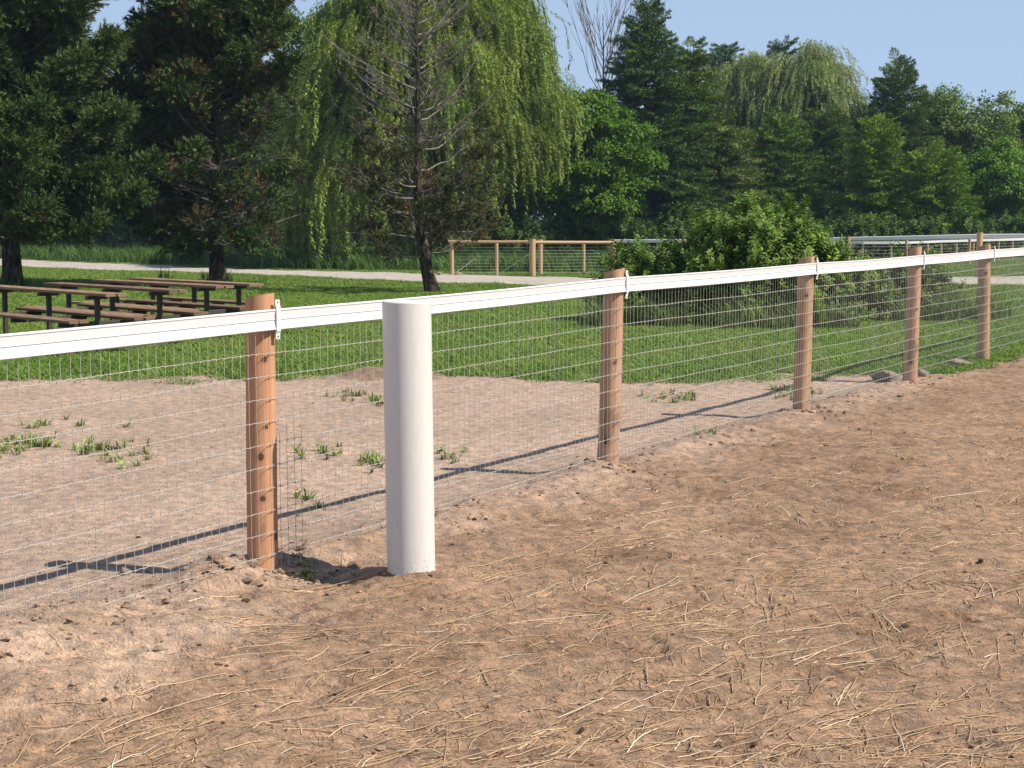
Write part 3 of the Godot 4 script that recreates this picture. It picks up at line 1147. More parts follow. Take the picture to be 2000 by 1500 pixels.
# ---------------------------------------------------------------- picnic tables
func picnic_tables() -> void:
	rng.seed = 61
	var spots := [
		[Vector2(-7.02, 20.2), Vector2(-4.6, 17.7), 0.0, "long brown picnic table closest to the white rail"],
		[Vector2(-6.50, 21.3), Vector2(-4.15, 18.95), 0.0, "long brown picnic table second from the white rail"],
		[Vector2(-6.12, 22.4), Vector2(-3.78, 20.1), 0.0, "long brown picnic table third from the white rail"],
		[Vector2(-5.85, 23.5), Vector2(-3.55, 21.2), 0.0, "long brown picnic table closest to the gravel path"],
	]
	for s in spots:
		var a: Vector2 = s[0]
		var e: Vector2 = s[1]
		var c := (a + e) * 0.5
		var at := Vector3(c.x, gy(c.x, -c.y), -c.y)
		var t := thing("picnic_table", s[3], "picnic table", at, "picnic tables on the lawn")
		var d := Vector3(e.x - a.x, 0, -(e.y - a.y))
		var l := d.length() * 0.97
		d = d.normalized()
		var z := d.cross(Vector3.UP).normalized()
		var bs := Basis(d, Vector3.UP, z)
		for k in 2:
			var b := MB.new()
			b.box(Transform3D(bs, z * (k - 0.5) * 0.14 + d * rf(-0.03, 0.03) + Vector3.UP * 0.735), Vector3(l, 0.034, 0.13), 0.004)
			part(t, "tabletop_plank", b.mesh(), [M.plank, M.plank2, M.plank3][rng.randi_range(0, 2)])
		for side in [-1, 1]:
			for k in 2:
				var b := MB.new()
				b.box(Transform3D(bs, z * side * (0.36 + k * 0.13) + d * rf(-0.05, 0.05) + Vector3.UP * 0.43), Vector3(l * rf(0.9, 0.94), 0.034, 0.12), 0.004)
				part(t, "seat_plank", b.mesh(), [M.plank, M.plank2, M.plank3][rng.randi_range(0, 2)])
		for k in 3:
			var o := d * (k - 1) * l * 0.36
			var b := MB.new()
			b.box(Transform3D(Basis(Vector3.UP, d, Vector3.UP.cross(d)), o + Vector3.UP * 0.355), Vector3(0.71, 0.055, 0.055), 0.004)
			part(t, "leg", b.mesh(), M.steel)
			b = MB.new()
			b.box(Transform3D(Basis(z, Vector3.UP, z.cross(Vector3.UP)), o + Vector3.UP * 0.38), Vector3(1.0, 0.055, 0.06), 0.003)
			part(t, "seat_arm", b.mesh(), M.steel)
			b = MB.new()
			b.box(Transform3D(Basis(z, Vector3.UP, z.cross(Vector3.UP)), o + Vector3.UP * 0.69), Vector3(0.28, 0.045, 0.06), 0.003)
			part(t, "top_arm", b.mesh(), M.steel)

# ---------------------------------------------------------------- fences across the lawn
func far_post(parent: Node3D, x: float, d: float, y0: float, y1: float, r: float) -> void:
	var b := MB.new()
	var f := Vector3(x, 0, -d) - parent.position
	f.y = 0
	var yy := -parent.position.y
	b.tube(PackedVector3Array([f + Vector3.UP * (y0 - 0.2 + yy), f + Vector3.UP * (y1 * 0.5 + yy) + Vector3(rf(-0.01, 0.01), 0, 0), f + Vector3.UP * (y1 + yy)]), PackedFloat32Array([r * 1.05, r, r * 0.95]), 10, true, 0.7)
	part(parent, "post", b.mesh(), M.farlog)

func bar(parent: Node3D, called: String, pts: Array, r: float, sides: int, material: Material) -> void:
	var b := MB.new()
	var p := PackedVector3Array()
	for q in pts:
		p.append(q - parent.position)
	b.tube(p, taper(r, r, p.size()), sides)
	part(parent, called, b.mesh(), material)

func band(parent: Node3D, called: String, pts: Array, hgt: float, thick: float, material: Material) -> void:
	var b := MB.new()
	for k in pts.size() - 1:
		var a: Vector3 = pts[k] - parent.position
		var e: Vector3 = pts[k + 1] - parent.position
		var x := (e - a).normalized()
		var z := x.cross(Vector3.UP).normalized()
		b.box(Transform3D(Basis(x, z.cross(x), z), (a + e) * 0.5), Vector3(a.distance_to(e), hgt, thick), 0.01)
	part(parent, called, b.mesh(), material)

func far_fences() -> void:
	rng.seed = 71
	# wooden gate bay and corner beyond the path
	var t := thing("log_fence", "pale log fence with wire mesh and diagonal brace beyond the path", "fence", Vector3(0.67, land(0.67, -49.5), -49.5))
	for p in [[-1.98, 50.0, 0.93, 0.07], [-0.51, 50.2, 0.9, 0.06], [0.67, 49.5, 0.99, 0.105], [0.95, 51.0, 0.96, 0.085], [2.4, 50.9, 0.9, 0.06], [3.365, 50.5, 0.965, 0.1]]:
		far_post(t, p[0], p[1], land(p[0], -p[1]), p[2], p[3])
	bar(t, "top_log", [Vector3(-2.1, 0.9, -50.0), Vector3(-0.6, 0.89, -49.8), Vector3(0.66, 0.9, -49.5)], 0.045, 8, M.farlog)
	bar(t, "top_log", [Vector3(0.7, 0.88, -49.55), Vector3(2.2, 0.865, -50.1), Vector3(3.36, 0.86, -50.45)], 0.055, 8, M.farlog)
	bar(t, "brace_wire", [Vector3(-0.45, -0.18, -49.9), Vector3(0.62, 0.55, -49.45)], 0.012, 5, M.wire)
	bar(t, "brace_wire", [Vector3(-1.9, -0.15, -49.9), Vector3(-1.2, 0.35, -49.9)], 0.012, 5, M.wire)
	for k in 9:
		var y := -0.12 + k * 0.1035
		bar(t, "horizontal_wire", [Vector3(-2.0, y, -50.05), Vector3(0.67, y, -49.6), Vector3(3.36, y, -50.55)], 0.004, 4, M.wire)
	# rail fence running on behind the bush
	var t2 := thing("rail_fence", "far rail fence of two thick posts and a grey white band behind the bush", "fence", Vector3(10.19, land(10.19, -46.0), -46.0))
	for p in [[5.6, 49.5, 0.98, 0.07], [7.9, 48.0, 1.02, 0.07], [10.19, 46.0, 1.105, 0.085], [12.95, 42.0, 1.262, 0.085], [16.4, 39.0, 1.3, 0.085]]:
		far_post(t2, p[0], p[1], land(p[0], -p[1]), p[2], p[3])
	band(t2, "rail", [Vector3(3.4, 0.90, -50.6), Vector3(5.6, 0.93, -49.6), Vector3(7.9, 0.97, -48.1), Vector3(10.19, 1.03, -46.15), Vector3(12.95, 1.16, -42.15), Vector3(16.4, 1.22, -39.1), Vector3(22, 1.25, -36)], 0.11, 0.02, M.pvc)
	for k in 8:
		var y := 0.02 + k * 0.1035
		bar(t2, "horizontal_wire", [Vector3(3.4, y - 0.02, -50.6), Vector3(7.9, y, -48.1), Vector3(10.19, y + 0.03, -46.15), Vector3(12.95, y + 0.15, -42.15), Vector3(16.4, y + 0.2, -39.1)], 0.003, 4, M.wire)
	# the far side of the track
	var t3 := thing("white_rail_fence", "farthest fence, thin white rail on slim posts below the treeline", "fence", Vector3(16.7, land(16.7, -67.0), -67.0))
	var rail := []
	for p in [[13.2, 68.5, 0.56], [15.5, 67.0, 0.60], [16.75, 67.0, 0.60], [17.6, 67.2, 0.61], [18.55, 67.7, 0.63], [19.3, 68.2, 0.65], [20.1, 68.6, 0.66], [21.0, 69.0, 0.68], [22.3, 69.5, 0.70], [23.1, 70.0, 0.71], [24.6, 71.0, 0.74], [28, 73, 0.78]]:
		far_post(t3, p[0], p[1], land(p[0], -p[1]), p[2] - 0.02, 0.05)
		rail.append(Vector3(p[0], p[2], -p[1] + 0.08))
	band(t3, "rail", rail, 0.11, 0.02, M.pvc)
	for k in 6:
		var w := []
		for q in rail:
			w.append(q - Vector3(0, 0.16 + k * 0.15, 0))
		bar(t3, "horizontal_wire", w, 0.004, 4, M.wire)
	# grey band of the near side of the far track, seen from behind
	var t4 := thing("grey_rail_fence", "far fence with a flat grey band between the two thick posts", "fence", Vector3(15.4, land(15.4, -60.0), -60.0))
	var rail2 := []
	for p in [[12.0, 62.0, 0.80], [15.6, 60.0, 0.86], [17.8, 59.0, 0.92], [20.0, 58.5, 0.98], [24, 58, 1.05]]:
		far_post(t4, p[0], p[1], land(p[0], -p[1]), p[2] - 0.05, 0.055)
		rail2.append(Vector3(p[0], p[2], -p[1] - 0.09))
	band(t4, "rail", rail2, 0.12, 0.02, M.pvc)

# ---------------------------------------------------------------- trees
func trees() -> void:
	var dark := Color(0.085, 0.128, 0.034)
	# the three conifers on the lawn
	pine(Vector3(-12.55, land(-12.55, -38.0), -38.0), 9.0, 3.5, {"seed": 101, "from": 1.3, "girth": 0.25, "tint": dark, "step": 0.36, "tuft": 1.15, "low": 0.0, "high": 0.6, "brown": 0.03, "label": "dense dark pine with a thick trunk at the picture's edge behind the tables", "green": func(_q, _d): return 0.92})
	pine(Vector3(-8.24, land(-8.24, -42.3), -42.3), 12.0, 2.9, {"seed": 102, "from": 1.0, "girth": 0.22, "tint": dark, "step": 0.34, "tuft": 1.15, "low": -0.05, "high": 0.6, "brown": 0.12, "twiggy": 0.7, "label": "tall pine with bare twiggy lower branches standing between path and tables", "green": func(q, d): return lerpf(0.12 if d.x > -0.3 else 0.4, 0.95, smoothstep(0.24, 0.5, q))})
	pine(Vector3(-1.9, land(-1.9, -37.6), -37.6), 7.9, 2.55, {"seed": 103, "thin": 0.85, "wob": 0.2, "from": 1.0, "girth": 0.17, "bend": [0.42, 0.0], "dense": 0.5, "tint": Color(0.095, 0.105, 0.035), "step": 0.46, "tuft": 0.7, "low": -0.05, "high": 0.5, "curl": 0.38, "shape": 0.45, "brown": 0.25, "twiggy": 0.9, "label": "half dead conifer with bare curved branches and a bent trunk above the white pipe", "green": func(q, _d): return 0.27 * (1.0 - smoothstep(0.25, 0.4, q))})
	print("pines")
	# willows
	willow(Vector3(-3.9, land(-3.9, -68.0), -68.0), 14.6, 6.2, 111, Color(0.25, 0.305, 0.075), "large weeping willow with long yellow green curtains behind the half dead conifer", {"curtains": 400, "whips": 20, "hang": 4.6, "wide": 1.3})
	willow(Vector3(14.6, land(14.6, -95.0), -95.0), 12.4, 3.9, 112, Color(0.35, 0.39, 0.18), "pale weeping willow behind the bush, lower of the two at the wood's edge", {"curtains": 230, "whips": 15, "hang": 2.8, "wide": 1.4})
	willow(Vector3(18.0, land(18.0, -93.0), -93.0), 12.9, 3.9, 113, Color(0.35, 0.39, 0.18), "pale weeping willow with the taller domed top at the wood's edge", {"curtains": 240, "whips": 15, "hang": 2.8, "wide": 1.4})
	# fresh green tree beside the big willow
	broadleaf("maple_tree", Vector3(3.5, land(3.5, -70.0), -70.0), 8.3, 3.3, 121, Color(0.10, 0.19, 0.016), "bright fresh green maple in flat layers beyond the log fence", {"lobes": 80, "flat": 0.42, "fill": 40, "size": 0.55, "low": 0.06})
	# bare tree
	dead_tree(Vector3(5.35, land(5.35, -86.0), -86.0), 13.9, "leafless grey tree with upright bare branches against the sky")
	# the edge of the wood to the right
	conifer("spruce_tree", Vector3(6.9, land(6.9, -80.0), -80.0), 13.1, 4.7, 131, Color(0.092, 0.156, 0.036), "tall pointed blue green spruce in front of the bare tree", 0.8, 0.15, 0.95)
	conifer("larch_tree", Vector3(9.6, land(9.6, -83.0), -83.0), 11.2, 3.2, 132, Color(0.143, 0.203, 0.032), "feathery larch directly beside the tall pointed spruce", 0.7)
	conifer("larch_tree", Vector3(14.9, land(14.9, -84.0), -84.0), 7.4, 3.0, 133, Color(0.133, 0.212, 0.032), "bushy green larch below the lower pale willow", 0.6)
	conifer("larch_tree", Vector3(17.7, land(17.7, -86.0), -86.0), 7.9, 2.7, 134, Color(0.115, 0.175, 0.032), "dark green larch below the taller pale willow", 0.6)
	conifer("larch_tree", Vector3(19.6, land(19.6, -81.0), -81.0), 6.9, 2.7, 135, Color(0.161, 0.245, 0.027), "short yellow green larch before the broad dark spruce", 0.6)
	conifer("spruce_tree", Vector3(22.5, land(22.5, -90.0), -90.0), 11.0, 3.8, 136, Color(0.106, 0.162, 0.036), "broad dark spruce with a spiky top in the far treeline", 0.75)
	conifer("larch_tree", Vector3(11.7, land(11.7, -82.0), -82.0), 6.6, 2.4, 137, Color(0.186, 0.233, 0.055), "pale thin larch between the feathery larch and the bushy one", 0.5, 0.2, 0.75)
	conifer("larch_tree", Vector3(22.2, land(22.2, -80.0), -80.0), 5.2, 2.4, 138, Color(0.161, 0.255, 0.027), "low yellow green larch under the broad dark spruce", 0.5)
	conifer("pine_top_tree", Vector3(14.4, land(14.4, -105.0), -105.0), 13.6, 2.2, 139, Color(0.081, 0.139, 0.036), "dark pine tip showing above the lower pale willow", 0.45, 0.0, 0.7)
	conifer("pine_top_tree", Vector3(18.5, land(18.5, -106.0), -106.0), 13.9, 2.2, 140, Color(0.081, 0.139, 0.036), "dark pine tip showing above the taller pale willow", 0.45, 0.0, 0.7)
	broadleaf("ash_tree", Vector3(28.4, land(28.4, -98.0), -98.0), 11.2, 4.4, 141, Color(0.138, 0.194, 0.046), "rounded dark broadleaf tree beside the broad dark spruce", {"lobes": 70, "size": 0.75, "flat": 0.8})
	broadleaf("maple_tree", Vector3(24.2, land(24.2, -84.0), -84.0), 6.0, 1.9, 142, Color(0.173, 0.295, 0.030), "small light green maple below the rounded dark tree", {"lobes": 46, "size": 0.55, "low": 0.04})
	broadleaf("maple_tree", Vector3(27.2, land(27.2, -84.0), -84.0), 6.5, 2.4, 143, Color(0.143, 0.258, 0.030), "small green maple at the picture's edge before the far treeline", {"lobes": 55, "size": 0.55, "low": 0.04})
	broadleaf("ash_tree", Vector3(35.0, land(35.0, -106.0), -106.0), 10.5, 3.5, 144, Color(0.115, 0.166, 0.041), "dark tree top cut off by the picture's edge, farthest along the treeline", {"lobes": 50, "size": 0.85})
	broadleaf("ash_tree", Vector3(21.8, land(21.8, -108.0), -108.0), 9.6, 3.2, 145, Color(0.104, 0.156, 0.041), "low dark tree filling the gap behind the yellow green larches", {"lobes": 50, "size": 0.85})
	print("right wood")
	# the wood behind the path on the left
	var left := [
		[-34.0, 90.0, 11.5, 5.2, Color(0.085, 0.145, 0.035), "dark broadleaf tree behind the edge pine, beyond the path"],
		[-26.5, 92.0, 12.0, 5.4, Color(0.085, 0.145, 0.035), "dark broadleaf tree seen between the two big pines"],
		[-18.0, 88.0, 12.5, 5.0, Color(0.085, 0.15, 0.035), "shaded green tree behind the twiggy pine"],
		[-11.5, 86.0, 14.0, 4.8, Color(0.085, 0.145, 0.035), "tall dark tree between the twiggy pine and the willow"],
		[-1.2, 84.0, 9.5, 4.0, Color(0.085, 0.145, 0.035), "deep shaded tree behind the willow curtains"],
		[7.0, 90.0, 8.0, 3.2, Color(0.085, 0.145, 0.035), "dark tree behind the bright green maple"],
	]
	for k in left.size():
		var q: Array = left[k]
		broadleaf("wood_tree", Vector3(q[0], land(q[0], -q[1]), -q[1]), q[2], q[3], 151 + k, q[4], q[5], {"lobes": 64, "size": 0.85, "low": 0.02, "group": "trees of the shaded wood"})
	# the mass of the wood behind them
	rng.seed = 170
	var sp := spreads(3)
	for k in 9000:
		var x := rf(-62, 60)
		var d := rf(112, 124)
		var top: float = 9.0 + 1.6 * nz.edge.get_noise_2d(x * 0.25, 3.0) + 1.2 * nz.edge.get_noise_2d(x, 9.0)
		if x > -18 and x < 3:
			top += 1.0
		var y: float = pow(rng.randf(), 0.8) * top - 0.5
		sp[rng.randi_range(0, 2)].put(basis_along(Vector3.UP + ball(), rf(0, TAU)).scaled(Vector3.ONE * rf(1.2, 2.0)), Vector3(x, y, -d), shade(Color(0.085, 0.14, 0.038), 0.2))
	for q in 3:
		var o: MultiMeshInstance3D = sp[q].node(numbered("distant_wood"), S["leaf%d" % q], M.leaf)
		meta(o, "dark mass of distant wood behind the far trees", "wood", "distant wood", "stuff")
		add_child(o)

func dead_tree(at: Vector3, h: float, label: String) -> void:
	rng.seed = 160
	var t := thing("bare_tree", label, "tree", at)
	var b := MB.new()
	var line := trunk_line(h * 0.97, [0.0, -0.3])
	b.tube(line, taper(0.16, 0.015, line.size()), 7, false, 0.6)
	part(t, "trunk", b.mesh(), M.bark)
	for k in 26:
		var y := h * rf(0.4, 0.9)
		var a := rf(0, TAU)
		var lb := MB.new()
		var l := (h - y) * rf(0.6, 1.0) + 0.5
		var dir := Vector3(cos(a) * 0.5, 0.9, sin(a) * 0.5).normalized()
		var pts := limb_points(on_line(line, y), dir, l, 0.35, 0.2)
		lb.tube(pts, taper(0.03, 0.008, pts.size()), 4)
		for e in 7:
			var q := pts[rng.randi_range(2, 6)]
			lb.tube(limb_points(q, (dir + ball() * 0.7 + Vector3.UP * 0.3).normalized(), l * rf(0.2, 0.45), 0.2, 0.15, 3), taper(0.016, 0.008, 4), 3)
		part(t, "branch", lb.mesh(), M.twig)

func bushes() -> void:
	shrub("leafy_bush", Vector3(4.0, land(4.0, -24.4), -24.4), 1.7, 1.28, 1.05, 181, Color(0.145, 0.222, 0.042), "big rounded green bush behind the wire mesh", 4600, 0.29, "", 0.24, 0.42)
	shrub("leafy_bush", Vector3(2.3, land(2.3, -24.9), -24.9), 1.12, 0.85, 0.8, 182, Color(0.14, 0.215, 0.045), "low dark shoulder bush beside the big rounded bush", 1800, 0.27)
	shrub("leafy_bush", Vector3(5.35, land(5.35, -25.0), -25.0), 1.0, 0.8, 0.7, 183, Color(0.15, 0.21, 0.05), "low weedy bush trailing off the big bush towards the posts", 800, 0.28)
	shrub("leafy_bush", Vector3(6.75, land(6.75, -25.6), -25.6), 0.95, 0.75, 0.6, 184, Color(0.12, 0.18, 0.05), "small grey green weed bush between the two farthest posts", 650, 0.26)
	# undergrowth at the foot of the woods
	var spots := [[-36, 94], [-31.5, 93], [-27, 90], [-22.5, 88], [-18, 86], [-13.5, 84], [-9, 81], [-4.5, 79], [0.5, 78], [7.5, 76], [10.5, 78], [13.5, 78], [16.5, 78], [19.5, 77], [22.5, 77], [25.5, 78], [28.5, 79], [31.5, 80]]
	for k in spots.size():
		var x: float = spots[k][0]
		var z: float = -spots[k][1]
		rng.seed = 400 + k
		shrub("undergrowth_bush", Vector3(x, land(x, z), z), rf(1.5, 2.4), rf(2.0, 2.7), 1.0, 190 + k, Color(0.09, 0.15, 0.036), "low dark bush in the undergrowth at the foot of the wood", 420, 0.6, "undergrowth along the wood")

# ---------------------------------------------------------------- grass
func lawns() -> void:
	rng.seed = 201
	var sp := spreads(3)
	var made := 0
	var tries := 0
	while tries < 86000:
		tries += 1
		var d := 14.6 + pow(rng.randf(), 1.55) * 60.0
		var x := rf(-0.55, 0.52) * (d + 2.0)
		var z := -d
		if lawn(x, z) < rng.randf() or (d > 36.0 and road_distance(x, z) < 2.9):
			continue
		var k := Color(0.16, 0.245, 0.05)
		var tone: float = nz.tone.get_noise_2d(x * 1.3, z * 0.8) + 0.6 * nz.edge.get_noise_2d(x, z)
		k = k.lerp(Color(0.205, 0.235, 0.055), clampf(tone * 0.9, 0.0, 0.7))
		k = k.lerp(Color(0.085, 0.165, 0.026), clampf(-tone * 0.9, 0.0, 0.7))
		var size := rf(0.8, 1.3) * (1.0 + d * 0.012)
		sp[rng.randi_range(0, 2)].put(Basis(Vector3.UP, rf(0, TAU)).scaled(Vector3(size, size * rf(0.45, 0.85), size)), Vector3(x, gy(x, z), z), shade(k, 0.12))
		made += 1
	for q in 3:
		var o: MultiMeshInstance3D = sp[q].node(numbered("lawn_grass"), S["grass%d" % q], M.grass)
		meta(o, "short mown green grass of the lawn beyond the bare earth", "grass", "lawn grass", "stuff")
		add_child(o)
	# long grass beyond the path and round the trunks
	sp = spreads(2)
	for k in 7000:
		var x := rf(-36, 34)
		var d := rf(46, 92)
		if road_distance(x, -d) < 3.4 or x > 4.5 or (x < 5.0 and d < 53.5 + maxf(0.0, -x) * 1.0):
			continue
		sp[rng.randi_range(0, 1)].put(Basis(Vector3.UP, rf(0, TAU)).scaled(Vector3(1.7, rf(0.6, 1.3), 1.7)), Vector3(x, gy(x, -d), -d), shade(Color(0.085, 0.15, 0.035), 0.2))
	for p in [[-12.55, 37.9, 0.5], [-8.24, 42.1, 0.6]]:
		for k in 14:
			var x: float = p[0] + rng.randfn(0, p[2])
			var z: float = -p[1] + rng.randfn(0, p[2] * 0.6)
			sp[0].put(Basis(Vector3.UP, rf(0, TAU)).scaled(Vector3.ONE * rf(0.4, 0.9)), Vector3(x, gy(x, z), z), shade(Color(0.10, 0.17, 0.04), 0.2))
	for p in [[1.2, 2.6, 23.5], [3.0, 5.2, 22.9], [5.0, 8.0, 24.4]]:
		for k in 30:
			var x := rf(p[0], p[1])
			var z: float = -p[2] + rf(-0.5, 0.4)
			sp[1].put(Basis(Vector3.UP, rf(0, TAU)).scaled(Vector3(0.8, rf(0.4, 0.8), 0.8)), Vector3(x, gy(x, z), z), shade(Color(0.12, 0.17, 0.05), 0.25))
	for q in 2:
		var o: MultiMeshInstance3D = sp[q].node(numbered("long_grass"), S["tall%d" % q], M.grass)
		meta(o, "long rough grass beyond the path and round the bushes", "grass", "long grass", "stuff")
		add_child(o)
	# tufts standing on the bare earth behind the mesh
	var tufts := [
		[-3.62, -10.9, 0.36, 190, "thick grass tuft on bare earth at the picture's edge behind the mesh"],
		[-2.98, -10.95, 0.24, 90, "grass tuft second from the edge, behind the first wire span"],
		[-2.72, -10.3, 0.26, 45, "thin sparse grass patch before the second tuft"],
		[-3.75, -12.2, 0.36, 50, "small flat grass patch behind the thick edge tuft"],
		[-1.36, -10.75, 0.25, 46, "flat grass patch just beside the first post"],
		[-0.96, -10.3, 0.17, 60, "leafy grass tuft half hidden by the white pipe"],
		[-0.44, -10.6, 0.17, 30, "small grass tuft on bare earth just past the white pipe"],
		[-1.2, -8.9, 0.14, 20, "tiny flat sprig lying near the rail's shadow"],
		[-1.35, -14.2, 0.42, 130, "long strip of grass in front of the dirt mound"],
		[1.45, -11.2, 0.12, 14, "tiny green sprout at the wire between second and third post"],
		[1.55, -14.0, 0.3, 90, "sparse grass patch behind the second wire span"],
		[2.75, -14.4, 0.24, 120, "thin grass patch behind the third post"],
		[-2.62, -7.3, 0.10, 14, "single dry sprig among clods near the first post's shadow"],
		[-2.05, -5.62, 0.08, 16, "little green sprig at the picture's edge by the wire foot"],
		[-0.95, -6.86, 0.10, 16, "green tuft in the pipe's shadow at the first post"],
	]
	for q in tufts:
		var b := MB.new()
		rng.seed = 500 + int(absf(q[0]) * 100)
		for r in maxi(3, int(q[3] / 4.2)):
			var cx := rng.randfn(0, q[2] * 0.5)
			var cz := rng.randfn(0, q[2] * 0.8)
			var tone := shade(Color(0.15, 0.215, 0.055), 0.3)
			for k in rng.randi_range(9, 17):
				var lx := cx + rng.randfn(0, 0.012)
				var lz := cz + rng.randfn(0, 0.012)
				var p := Vector3(lx, gy(q[0] + lx, q[1] + lz) - gy(q[0], q[1]), lz)
				var a := rf(0, TAU)
				var lean := Vector3(cos(a), 0, sin(a)) * rf(0.5, 2.2)
				var side := Vector3(-sin(a), 0, cos(a)) * rf(0.003, 0.006)
				var l := rf(0.03, 0.11) * (0.5 + rng.randf())
				b.col = shade(tone, 0.12)
				if rng.randf() < 0.22:
					b.col = Color(0.34, 0.29, 0.15)
				var mid := p + (Vector3.UP + lean * 0.6).normalized() * l * 0.55
				var tip := mid + (Vector3.UP * 0.25 + lean).normalized() * l * 0.5
				b.quad(p - side * 0.6, p + side * 0.6, mid + side, mid - side)
				b.tri(mid - side, mid + side, tip)
		single("grass_tuft", b.mesh(), M.grass, q[4], "grass", Vector3(q[0], gy(q[0], q[1]), q[1]), "grass tufts on the bare earth")
	# shaded green growth between first post and pipe
	print("lawn ", made)

# ---------------------------------------------------------------- straw, clods, stones
func litter() -> void:
	rng.seed = 301
	var along := atan2(-FD.z, FD.x)
	var b := MB.new()
	var bunches := []
	for k in 300:
		var d := 4.3 + pow(rng.randf(), 1.5) * 11.5
		bunches.append([rf(-0.34, 0.42) * d, -d, rng.randfn(along - 0.28, 0.45), rng.randi_range(3, 13)])
	var count := 0
	for q in bunches:
		if fence_side(q[0], q[1]) < 0.9 and rng.randf() < 0.8:
			continue
		for e in q[3]:
			var x: float = q[0] + rng.randfn(0, 0.17)
			var z: float = q[1] + rng.randfn(0, 0.13)
			if fence_side(x, z) < 0.25:
				continue
			stalk(b, x, z, q[2] + rng.randfn(0, 0.32), minf(0.5, 0.07 + absf(rng.randfn(0, 0.17))), rf(0.0014, 0.0030), 1.25)
			count += 1
	for k in 10500:
		var d := 4.2 + pow(rng.randf(), 1.05) * 13.5
		var x := rf(-0.36, 0.45) * d
		var s := fence_side(x, -d)
		if s < 0.1 or (s < 1.2 and rng.randf() < 0.8) or (x < -0.2 * d * 0.5 and rng.randf() < 0.45):
			continue
		stalk(b, x, -d, rng.randfn(along - 0.25, 0.7), 0.03 + absf(rng.randfn(0, 0.085)), rf(0.0010, 0.0020))
		count += 1
	single("straw_litter", b.mesh(), M.straw, "loose pale straw scattered over the brown dirt track", "straw", Vector3.ZERO, "", "stuff")
	# clods and crumbs
	var sp := spreads(3)
	for q in 3:
		var cb := MB.new()
		var f := noise(600 + q, 0.9, 2)
		var sph := SphereMesh.new()
		sph.radial_segments = 8
		sph.rings = 4
		sph.radius = 1.0
		sph.height = 2.0
		var arr := sph.get_mesh_arrays()
		var vs: PackedVector3Array = arr[Mesh.ARRAY_VERTEX]
		var ix: PackedInt32Array = arr[Mesh.ARRAY_INDEX]
		for k in vs.size():
			vs[k] *= (1.0 + 0.75 * f.get_noise_3dv(vs[k] * 1.3)) * 1.0
			vs[k].y *= 0.62
		for k in range(0, ix.size(), 3):
			cb.tri(vs[ix[k]], vs[ix[k + 1]], vs[ix[k + 2]])
		for k in cb.n.size():
			if cb.n[k].dot(cb.v[k]) < 0:
				cb.n[k] = -cb.n[k]
		S["clod%d" % q] = cb.mesh()
	for k in 8000:
		var d := 4.2 + pow(rng.randf(), 1.25) * 13.0
		var x := rf(-0.37, 0.46) * d
		var s := fence_side(x, -d)
		var heap := exp(-(s - 0.1) * (s - 0.1) / 0.12)
		if s < -0.3 and rng.randf() < 0.6:
			continue
		if heap < 0.3 and rng.randf() < 0.45:
			continue
		if lawn(x, -d) > 0.3:
			continue
		var r := exp(rng.randfn(-5.35, 0.45)) * (1.0 + 0.9 * heap)
		var k2 := Color(0.23, 0.155, 0.105).lerp(Color(0.31, 0.225, 0.16), rng.randf())
		if rng.randf() < 0.06:
			k2 = Color(0.07, 0.045, 0.032)
			r = minf(r * 1.2, 0.013)
		sp[rng.randi_range(0, 2)].put(basis_along(Vector3.UP + ball() * 0.7, rf(0, TAU)).scaled(Vector3(r * rf(0.8, 1.7), r, r * rf(0.8, 1.4))), Vector3(x, gy(x, -d) + r * 0.1, -d), shade(k2, 0.15))
	# dug up lumps round the feet of the posts
	for p in POSTS:
		for k in 34:
			var a := rf(0, TAU)
			var q: Vector3 = F0 + FD * float(p[0]) + Vector3(cos(a), 0, sin(a)) * (0.1 + absf(rng.randfn(0, 0.14)))
			var r := rf(0.006, 0.024)
			sp[rng.randi_range(0, 2)].put(basis_along(Vector3.UP + ball() * 0.7, rf(0, TAU)).scaled(Vector3(r * rf(0.8, 1.6), r, r * rf(0.8, 1.4))), Vector3(q.x, gy(q.x, q.z) + r * 0.15, q.z), shade(Color(0.22, 0.15, 0.105), 0.25))
	for q in 3:
		var o: MultiMeshInstance3D = sp[q].node(numbered("dirt_crumb"), S["clod%d" % q], M.clod)
		meta(o, "crumbs and small clods of earth strewn over the ground", "earth", "earth crumbs", "stuff")
		add_child(o)
	print("straw ", count)

func stalk(b: MB, x: float, z: float, a: float, l: float, r: float, pale := 0.8) -> void:
	var p := PackedVector3Array()
	var rad := PackedFloat32Array()
	var seg := 4 if l > 0.12 else 2
	var g := a
	var px := x
	var pz := z
	var bend := rng.randfn(0, 0.05)
	if rng.randf() < 0.12:
		bend = rng.randfn(0, 0.3)
	var arch := pow(rng.randf(), 3.0) * 0.012
	for k in seg + 1:
		var t := float(k) / seg
		p.append(Vector3(px, gy(px, pz) + r + 0.001 + arch * sin(PI * t), pz))
		rad.append(r * (1.0 - 0.4 * t))
		px += cos(g) * l / seg
		pz -= sin(g) * l / seg
		g += bend
	var k := Color(0.66, 0.50, 0.32).lerp(Color(0.33, 0.21, 0.125), pow(rng.randf(), pale))
	if rng.randf() < 0.04:
		k = Color(0.80, 0.70, 0.52)
	b.col = shade(k, 0.12)
	b.tube(p, rad, 3)

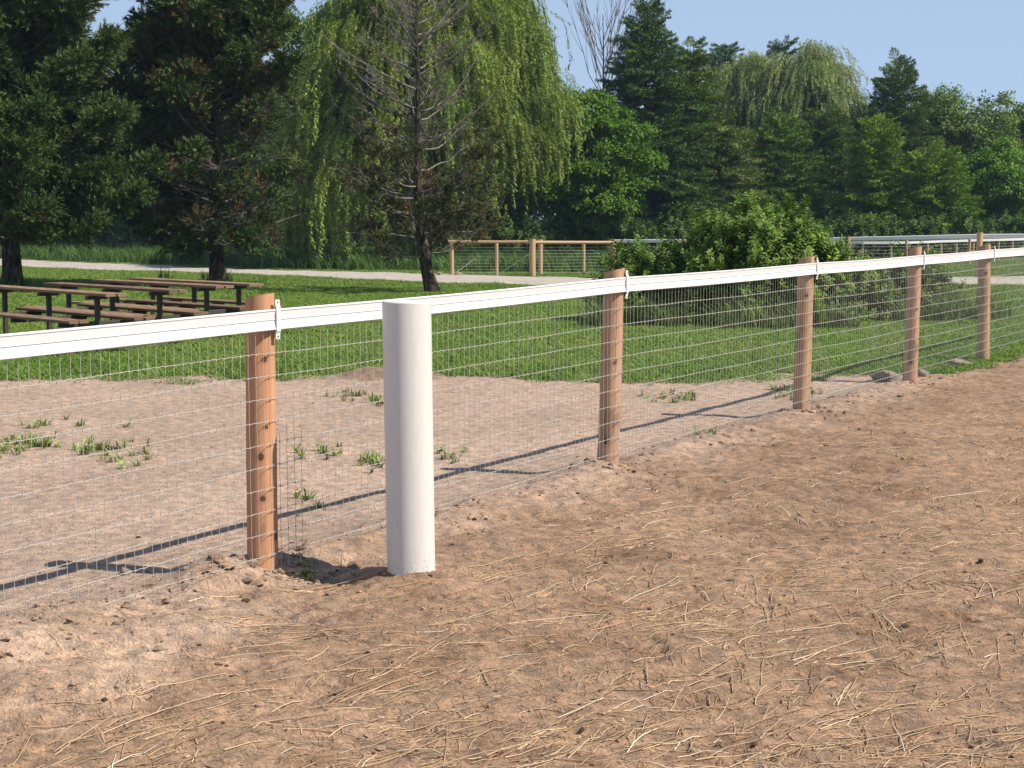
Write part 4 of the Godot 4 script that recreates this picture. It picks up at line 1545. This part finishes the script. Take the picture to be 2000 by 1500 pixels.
func rock(called: String, x: float, z: float, s: Vector3, sd: int, material: Material, label: String, sink := 0.3) -> void:
	var f := noise(sd, 0.8, 3)
	var sph := SphereMesh.new()
	sph.radial_segments = 22
	sph.rings = 12
	sph.radius = 1.0
	sph.height = 2.0
	var arr := sph.get_mesh_arrays()
	var vs: PackedVector3Array = arr[Mesh.ARRAY_VERTEX]
	var ix: PackedInt32Array = arr[Mesh.ARRAY_INDEX]
	for k in vs.size():
		var d := vs[k]
		var e := 1.0 + 0.45 * f.get_noise_3dv(d)
		for q in 5:
			var ax := Vector3(sin(q * 2.1 + sd), cos(q * 1.7 + sd) * 0.9 + 0.3, sin(q * 3.3 + sd * 0.7)).normalized()
			var t := d.dot(ax) * e
			if t > 0.72:
				e *= 0.72 / t
		vs[k] = d * e * s
	var b := MB.new()
	for k in range(0, ix.size(), 3):
		b.tri(vs[ix[k]], vs[ix[k + 1]], vs[ix[k + 2]])
	for k in b.n.size():
		if b.n[k].dot(b.v[k]) < 0:
			b.n[k] = -b.n[k]
	single(called, b.mesh(), material, label, "stone", Vector3(x, gy(x, z) + s.y * (1.0 - 2.0 * sink) * 0.6, z))

func stones() -> void:
	rock("flat_stone", 4.98, -16.75, Vector3(0.13, 0.055, 0.09), 7, M.stone, "pale flat stone on the dirt between the two farthest posts")
	rock("field_stone", 3.83, -15.35, Vector3(0.2, 0.085, 0.12), 8, M.stone, "pale flat boulder lying beside the foot of the fourth post")
	rock("field_stone", 4.2, -15.35, Vector3(0.07, 0.06, 0.06), 9, M.stone, "small stone on the far side of the fourth post's foot")
	rock("round_stone", -1.19, -6.80, Vector3(0.033, 0.026, 0.03), 10, M.stone, "fist sized tan stone at the foot of the first post")
	rock("round_stone", -1.83, -7.02, Vector3(0.032, 0.026, 0.03), 11, M.stone, "pale pebble lying behind the wire near the first post's shadow")
	rock("round_stone", -1.30, -5.42, Vector3(0.022, 0.016, 0.02), 12, M.stone, "small tan pebble on the earth bank below the wire")
	rock("field_stone", -2.35, -49.6, Vector3(0.16, 0.11, 0.12), 13, M.stone, "pale rock beside the end post of the log fence")
	rock("field_stone", -1.72, -49.4, Vector3(0.16, 0.11, 0.12), 14, M.stone, "pale rock just past the end post of the log fence")
	rock("round_stone", 0.42, -10.05, Vector3(0.03, 0.02, 0.026), 15, M.stone2, "dark pebble in the crumbs at the second post")
